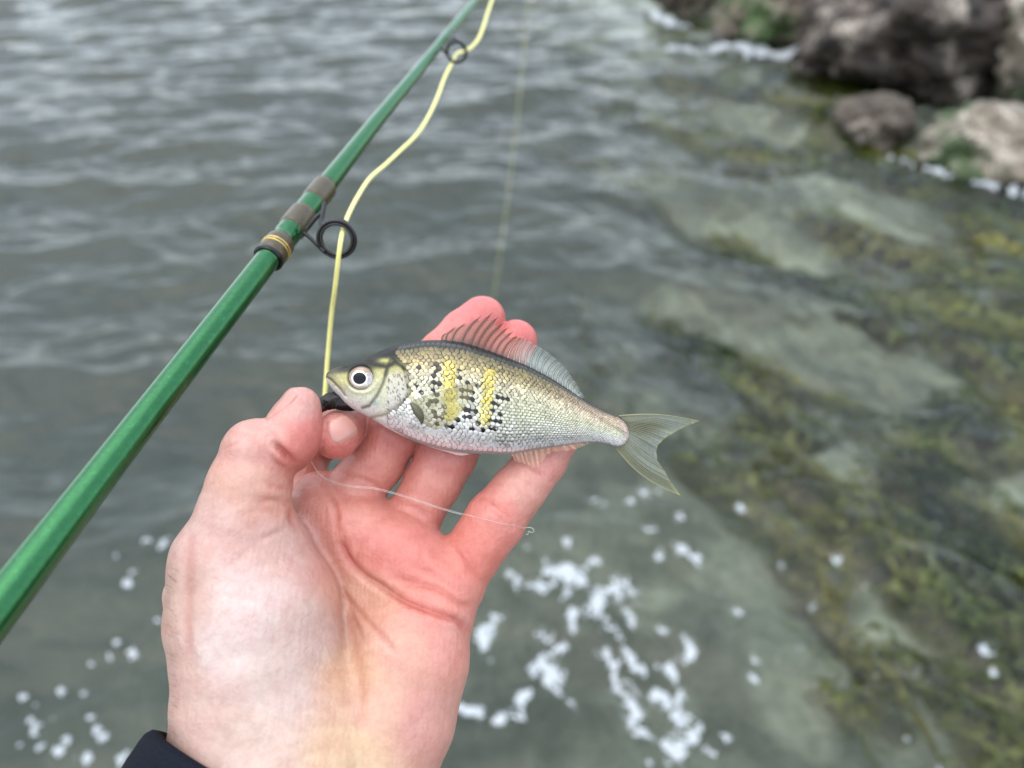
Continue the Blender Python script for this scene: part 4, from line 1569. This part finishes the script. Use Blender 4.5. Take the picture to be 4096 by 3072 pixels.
    pe = crop([(1560, 775), (1500, 900), (1440, 1030), (1370, 1130), (1270, 1200), (1150, 1230)], 1250, 1200, 2.37)
    pb, pe = np.array(pb), np.array(pe)
    n, m = 46, 12
    P = np.zeros((n, m, 3)); TC = np.zeros((n, m, 3)); TA = np.zeros((n, m))
    for i, w in enumerate(np.linspace(0, 1, n)):
        b = np.array([np.interp(w * 3, range(4), pb[:, 0]), np.interp(w * 3, range(4), pb[:, 1])])
        e = np.array([np.interp(w * 5, range(6), pe[:, 0]), np.interp(w * 5, range(6), pe[:, 1])])
        for q, h in enumerate(np.linspace(0, 1, m)):
            p = b + (e - b) * h + np.array([0, -7 * math.sin(math.pi * h) * (1 - w)])
            s3 = fish_surf(p[0], v_of(p[0], p[1]), -1, 0.00055 + 0.0009 * math.sin(math.pi * h) * (1 - 0.6 * w))
            P[i, q] = s3
            ry = 0.5 + 0.5 * math.cos(w * 17 * 2 * math.pi)
            TC[i, q] = np.array([222, 214, 160]) * (1.0 - 0.45 * ry * (1 - 0.5 * h)) * (1 - 0.55 * (1 - smooth(w, 0, 0.04)))
            TA[i, q] = 0.10 + 0.16 * ry * (1 - h * 0.4) + 0.35 * (1 - smooth(w, 0, 0.035)) + 0.3 * (1 - smooth(h, 0, 0.12))
    fin('pectoral_fin', P, TC, TA)
    # dark fold at the root of the pectoral fin
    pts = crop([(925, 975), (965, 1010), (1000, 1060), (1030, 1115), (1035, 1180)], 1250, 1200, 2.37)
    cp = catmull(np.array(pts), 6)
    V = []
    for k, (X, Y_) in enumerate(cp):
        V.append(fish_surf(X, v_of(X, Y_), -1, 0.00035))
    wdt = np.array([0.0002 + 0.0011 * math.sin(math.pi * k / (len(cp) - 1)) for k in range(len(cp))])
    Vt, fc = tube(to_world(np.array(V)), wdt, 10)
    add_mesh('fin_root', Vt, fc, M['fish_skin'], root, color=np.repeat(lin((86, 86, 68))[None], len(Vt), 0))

    # pelvic and anal fins
    def small_fin(name, base, edge, c0, a0):
        base, edge = catmull(np.array(base, float), 8), catmull(np.array(edge, float), 8)
        n, m = 30, 7
        P = np.zeros((n, m, 3)); TC = np.zeros((n, m, 3)); TA = np.zeros((n, m))
        for i, w in enumerate(np.linspace(0, 1, n)):
            b = np.array([np.interp(w, np.linspace(0, 1, len(base)), base[:, k]) for k in (0, 1)])
            e = np.array([np.interp(w, np.linspace(0, 1, len(edge)), edge[:, k]) for k in (0, 1)])
            for q, h in enumerate(np.linspace(0, 1, m)):
                p = b + (e - b) * h
                P[i, q] = cam_pts(p[0], p[1], .2118 + 0.0006 * h)
                ry = 0.5 + 0.5 * math.cos(w * 12 * 2 * math.pi)
                TC[i, q] = np.array(c0) * (0.8 + 0.3 * ry)
                TA[i, q] = a0 + 0.15 * ry + 0.1 * (1 - h)
        fin(name, P, TC, TA)
    small_fin('anal_fin', [(2045, 1812), (2120, 1800), (2220, 1785), (2345, 1766)], [(2060, 1842), (2105, 1856), (2150, 1868), (2200, 1812), (2290, 1800), (2358, 1774)], (206, 164, 138), 0.24)
    small_fin('pelvic_fin', [(1690, 1772), (1780, 1798), (1850, 1810)], [(1720, 1788), (1800, 1812), (1838, 1822), (1880, 1818)], (226, 196, 188), 0.5)
    return root


fish = build_fish()

# ================================================================== lure
def build_lure():
    path = np.array([(1255, 1668, .2085, 12), (1272, 1640, .2095, 20), (1292, 1618, .2105, 27), (1318, 1606, .2112, 33), (1350, 1602, .2118, 36), (1390, 1612, .2122, 30), (1430, 1620, .2124, 20), (1455, 1622, .2124, 8)], float)
    cp = catmull(path, 8)
    pts = W(cp[:, 0], cp[:, 1], cp[:, 2])
    rad = cp[:, 3] * cp[:, 2] / F
    V, fc = tube(pts, rad, 28)
    c = pts.mean(0)
    n = len(cp)
    V = V.reshape(n, 28, 3)
    for i in range(n):
        for j in range(28):
            k = 1 + 0.10 * math.sin(j * 2 * math.pi * 5 / 28 + i * 0.25) * (0.4 + vnoise(i * 0.3, j * 0.4, 2)) + 0.06 * (vnoise(i * 0.7, j * 0.9, 3) - 0.5)
            V[i, j] = pts[i] + (V[i, j] - pts[i]) * k
    o = add_mesh('fishing_lure', V.reshape(-1, 3), fc, M['lure'])
    tag(o, 'black soft lure pinched between thumb and index finger under the fish mouth', 'lure')


build_lure()

# ================================================================== fishing rod
def build_rod():
    axis = np.array([(-330, 2855), (68, 2335), (435, 1857), (1076, 1030), (1325, 715), (1504, 487), (1669, 287), (1812, 110), (1908, -5), (2110, -250), (2500, -730)], float)
    seg = np.r_[0, np.cumsum(np.hypot(*np.diff(axis, axis=0).T))]
    s = seg - seg[1]
    iz = 6.2 - 1.3e-3 * s
    iz = np.where(iz < 1.2, 1.2 * np.exp((iz - 1.2) / 1.2), iz)
    z = 1 / iz
    P = W(axis[:, 0], axis[:, 1], z)
    dia = np.interp(s, [-700, 0, 603, 1649, 1650, 2050, 2345, 2600, 2830, 2975, 3700], [9.9, 9.5, 8.7, 8.3, 7.9, 7.6, 6.3, 5.3, 4.4, 3.9, 2.6]) * 1e-3
    root = empty('fishing_rod', P[1])
    tag(root, 'glossy green fishing rod with black line guides reaching out over the water', 'fishing rod')

    def at(sv):
        """point, radius and direction on the rod at picture distance sv from its near end"""
        ax = np.interp(sv, s, axis[:, 0]); ay = np.interp(sv, s, axis[:, 1])
        izv = np.interp(sv, s, iz)
        p = W(ax, ay, 1 / izv)
        return p, np.interp(sv, s, dia) / 2
    # blank (two sections meeting in the ferrule)
    for s0, s1, nm in ((-640, 1668, 'blank'), (1640, 3690, 'blank')):
        sv = np.linspace(s0, s1, 60)
        pts = np.array([at(q)[0] for q in sv])
        rad = np.array([at(q)[1] for q in sv])
        V, fc = tube(pts, rad, 40)
        add_mesh(nm, V, fc, M['rod'], root)

    def sleeve(s0, s1, extra, mat, name, n=10):
        sv = np.linspace(s0, s1, n)
        pts = np.array([at(q)[0] for q in sv])
        f = np.linspace(0, 1, n)
        prof = np.minimum(1, np.minimum(f, 1 - f) * 8) ** 0.5
        r0 = max(at(s0 + 30)[1], at(s1)[1])
        rad = np.array([at(max(q, 1660))[1] for q in sv]) + extra * (0.35 + 0.65 * prof)
        V, fc = tube(pts, rad, 40)
        return add_mesh(name, V, fc, mat, root)

    # ferrule swelling and thread wraps, along the rod from the near end
    w0 = 1655
    sleeve(w0 - 6, w0 + 78, 0.00105, M['wrap'], 'thread_wrap')
    sleeve(w0 - 14, w0 - 2, 0.00115, M['guide_metal'], 'ferrule_rim', 6)
    sleeve(w0 + 28, w0 + 33, 0.00125, M['gold_thread'], 'gold_band', 4)
    sleeve(w0 + 39, w0 + 44, 0.00125, M['gold_thread'], 'gold_band', 4)
    sleeve(w0 + 74, w0 + 350, 0.00055, M['rod'], 'ferrule_sleeve', 14)
    sleeve(w0 + 130, w0 + 225, 0.00105, M['wrap'], 'thread_wrap')
    sleeve(w0 + 272, w0 + 362, 0.00100, M['wrap'], 'thread_wrap')

    # guides: ring on a wire frame under the rod
    def guide(sv, ring_px, ring_z, r_out, r_in, feet, name='line_guide'):
        c = W(ring_px[0], ring_px[1], ring_z)
        g = empty('line_guide', c)
        g.parent = root
        g.matrix_parent_inverse = Matrix.Translation(-root.location)
        ax = at(sv + 60)[0] - at(sv - 60)[0]
        ax /= np.linalg.norm(ax)
        # ring looks along the rod, tipped towards the viewer
        toward = CAM - c
        toward /= np.linalg.norm(toward)
        nrm = ax * -0.55 + toward * 0.9
        nrm /= np.linalg.norm(nrm)
        e1 = np.cross(nrm, UP); e1 /= np.linalg.norm(e1)
        e2 = np.cross(nrm, e1)
        sc = ring_z / F

        def torus(R, r, zoff, n=48, m=12):
            V = []
            for i in range(n):
                a = 2 * math.pi * i / n
                rd = e1 * math.cos(a) + e2 * math.sin(a)
                for j in range(m):
                    b = 2 * math.pi * j / m
                    V.append(c + rd * (R + r * math.cos(b)) + nrm * (zoff + 1.5 * r * math.sin(b)))
            V = np.array(V)
            fc = []
            for i in range(n):
                for j in range(m):
                    fc.append((i * m + j, ((i + 1) % n) * m + j, ((i + 1) % n) * m + (j + 1) % m, i * m + (j + 1) % m))
            return V, fc
        Rm = (r_out + r_in) / 2 * sc
        th = (r_out - r_in) / 2 * sc
        V, fc = torus(Rm + th * 0.5, th * 0.55, 0)
        fr = add_mesh('frame_ring', V, fc, M['guide_metal'], g)
        V, fc = torus(Rm - th * 0.40, th * 0.55, 0)
        add_mesh('inner_ring', V, fc, M['guide_ring'], g)
        for path, rad in feet:
            cp = catmull(np.array(path, float), 8)
            pts = W(cp[:, 0], cp[:, 1], cp[:, 2])
            V, fc = tube(pts, rad, 10)
            add_mesh('guide_foot', V, fc, M['guide_metal'], g)
        return g
    za = 1 / (6.2 - 1.3e-3 * 1760)
    guide(1760, (1347, 957), za - 0.004, 80, 54,
          [([(1215, 930, za), (1245, 955, za - .001), (1275, 985, za - .003), (1300, 1010, za - .004)], 0.0007),
           ([(1300, 810, za + .004), (1292, 850, za + .001), (1285, 890, za - .002), (1300, 905, za - .004), (1330, 882, za - .004), (1372, 885, za - .004), (1405, 915, za - .004)], 0.00085),
           ([(1228, 915, za), (1265, 870, za), (1290, 850, za + .002)], 0.0008)])
    zb = 1 / (6.2 - 1.3e-3 * 2740)
    guide(2760, (1826, 208), zb - 0.004, 44, 31,
          [([(1765, 190, zb), (1785, 215, zb - .002), (1800, 235, zb - .004)], 0.0007),
           ([(1805, 125, zb + .005), (1806, 150, zb), (1812, 172, zb - .004)], 0.0008),
           ([(1800, 140, zb + .004), (1835, 165, zb - .002), (1858, 195, zb - .004)], 0.0008)])
    return za, zb


za, zb = build_rod()


# ================================================================== lines
def build_lines():
    # yellow fly line: tip side -> far guide -> near guide -> behind the hand -> down to the water
    path = [(2060, -230, .52), (2005, -110, .48), (1968, 0, .440), (1947, 63, .425), (1930, 118, .412), (1905, 169, .402), (1866, 202, .395), (1829, 214, .388), (1812, 245, .380), (1778, 312, .368), (1753, 380, .358), (1719, 456, .346), (1669, 536, .332),
            (1605, 599, .318), (1542, 658, .304), (1480, 713, .290), (1431, 786, .276), (1391, 865, .262), (1371, 925, za - .004), (1358, 998, .250), (1341, 1144, .258), (1327, 1250, .266), (1313, 1400, .272), (1301, 1560, .274), (1288, 1720, .276), (1262, 1893, .282), (1235, 2060, .31), (1212, 2300, .45), (1200, 2480, .90), (1195, 2600, 1.70)]
    cp = catmull(np.array(path, float), 8)
    pts = W(cp[:, 0], cp[:, 1], cp[:, 2])
    V, fc = tube(pts, 0.00086, 12)
    o = add_mesh('fly_line', V, fc, M['line'])
    tag(o, 'pale yellow fly line threaded through the rod guides and behind the hand', 'fishing line')
    # far end of the line hanging from the rod tip, well out of focus
    top_, low_ = W(2140, -260, 1.75), ground(1868, 1800) - np.array([0, 0, 0.01])
    tt_ = np.linspace(0, 1, 30)[:, None]
    run = top_ + (low_ - top_) * tt_ + np.array([0.02, 0, 0]) * np.sin(np.pi * tt_)
    V, fc = tube(run, 0.00042, 8)
    o = add_mesh('hanging_line', V, fc, M['line'])
    tag(o, 'faint blurred pale line hanging straight down behind the fingertips', 'fishing line')

    # clear leader lying over the palm and ring finger
    def on_skin(px, py, lift):
        d = Vector(cam_pts(px, py, 1.0)).normalized()
        h = HV['bvh'].ray_cast(Vector((0, 0, 0)), d, 0.5)
        return h[0].length if h[0] is not None else None
    segs = []
    base = [(1238, 1832, .2060), (1275, 1890, .2110), (1320, 1920, .2115), (1400, 1942, .2085), (1490, 1950, .2075), (1560, 1966, .2078), (1660, 1996, .2075), (1760, 2030, .2068), (1850, 2055, .2062), (1920, 2072, .2058), (2000, 2092, .2058), (2060, 2102, .2066)]
    for off, ln in ((0, 12), (5, 9)):
        cp = catmull(np.array(base[:ln], float) + np.array([0, off, 0]), 10)
        pp = []
        for x, y, z in cp:
            s = on_skin(x, y, 0)
            cz = z
            if s is not None:
                k = math.sqrt(1 + ((x - CX) / F) ** 2 + ((y - CY) / F) ** 2)
                cz = min(z + 0.02, s / k - 0.0005) if x > 1900 else min(z, s / k - 0.0005)
            pp.append((x, y, cz))
        pp = np.array(pp)
        ker = np.ones(7) / 7
        zz = np.convolve(np.pad(pp[:, 2], 3, mode='edge'), ker, 'valid')
        pp[:, 2] = np.minimum(zz, pp[:, 2])
        segs.append(tube(W(pp[:, 0], pp[:, 1], pp[:, 2]), 0.000045, 8))
        last = pp[-1]
    tailp = [(2060, 2102, None), (2090, 2112, None), (2108, 2110, None), (2128, 2112, None), (2136, 2122, None), (2128, 2130, None), (2114, 2126, None), (2112, 2136, None), (2104, 2138, None)]
    s0 = on_skin(2058, 2102, 0)
    z0 = (s0 / math.sqrt(1 + ((2058 - CX) / F) ** 2 + ((2102 - CY) / F) ** 2) - 0.0004) if s0 else .206
    cp = catmull(np.array([(x, y, z0 + 0.0035 * smooth(x, 2062, 2100)) for x, y, _ in tailp], float), 6)
    segs.append(tube(W(cp[:, 0], cp[:, 1], cp[:, 2]), 0.00006, 8))
    V, fc = merge(segs)
    o = add_mesh('clear_leader', V, fc, M['clear_line'])
    tag(o, 'thin clear leader line lying across the palm with a curled end past the little finger', 'fishing line')


build_lines()
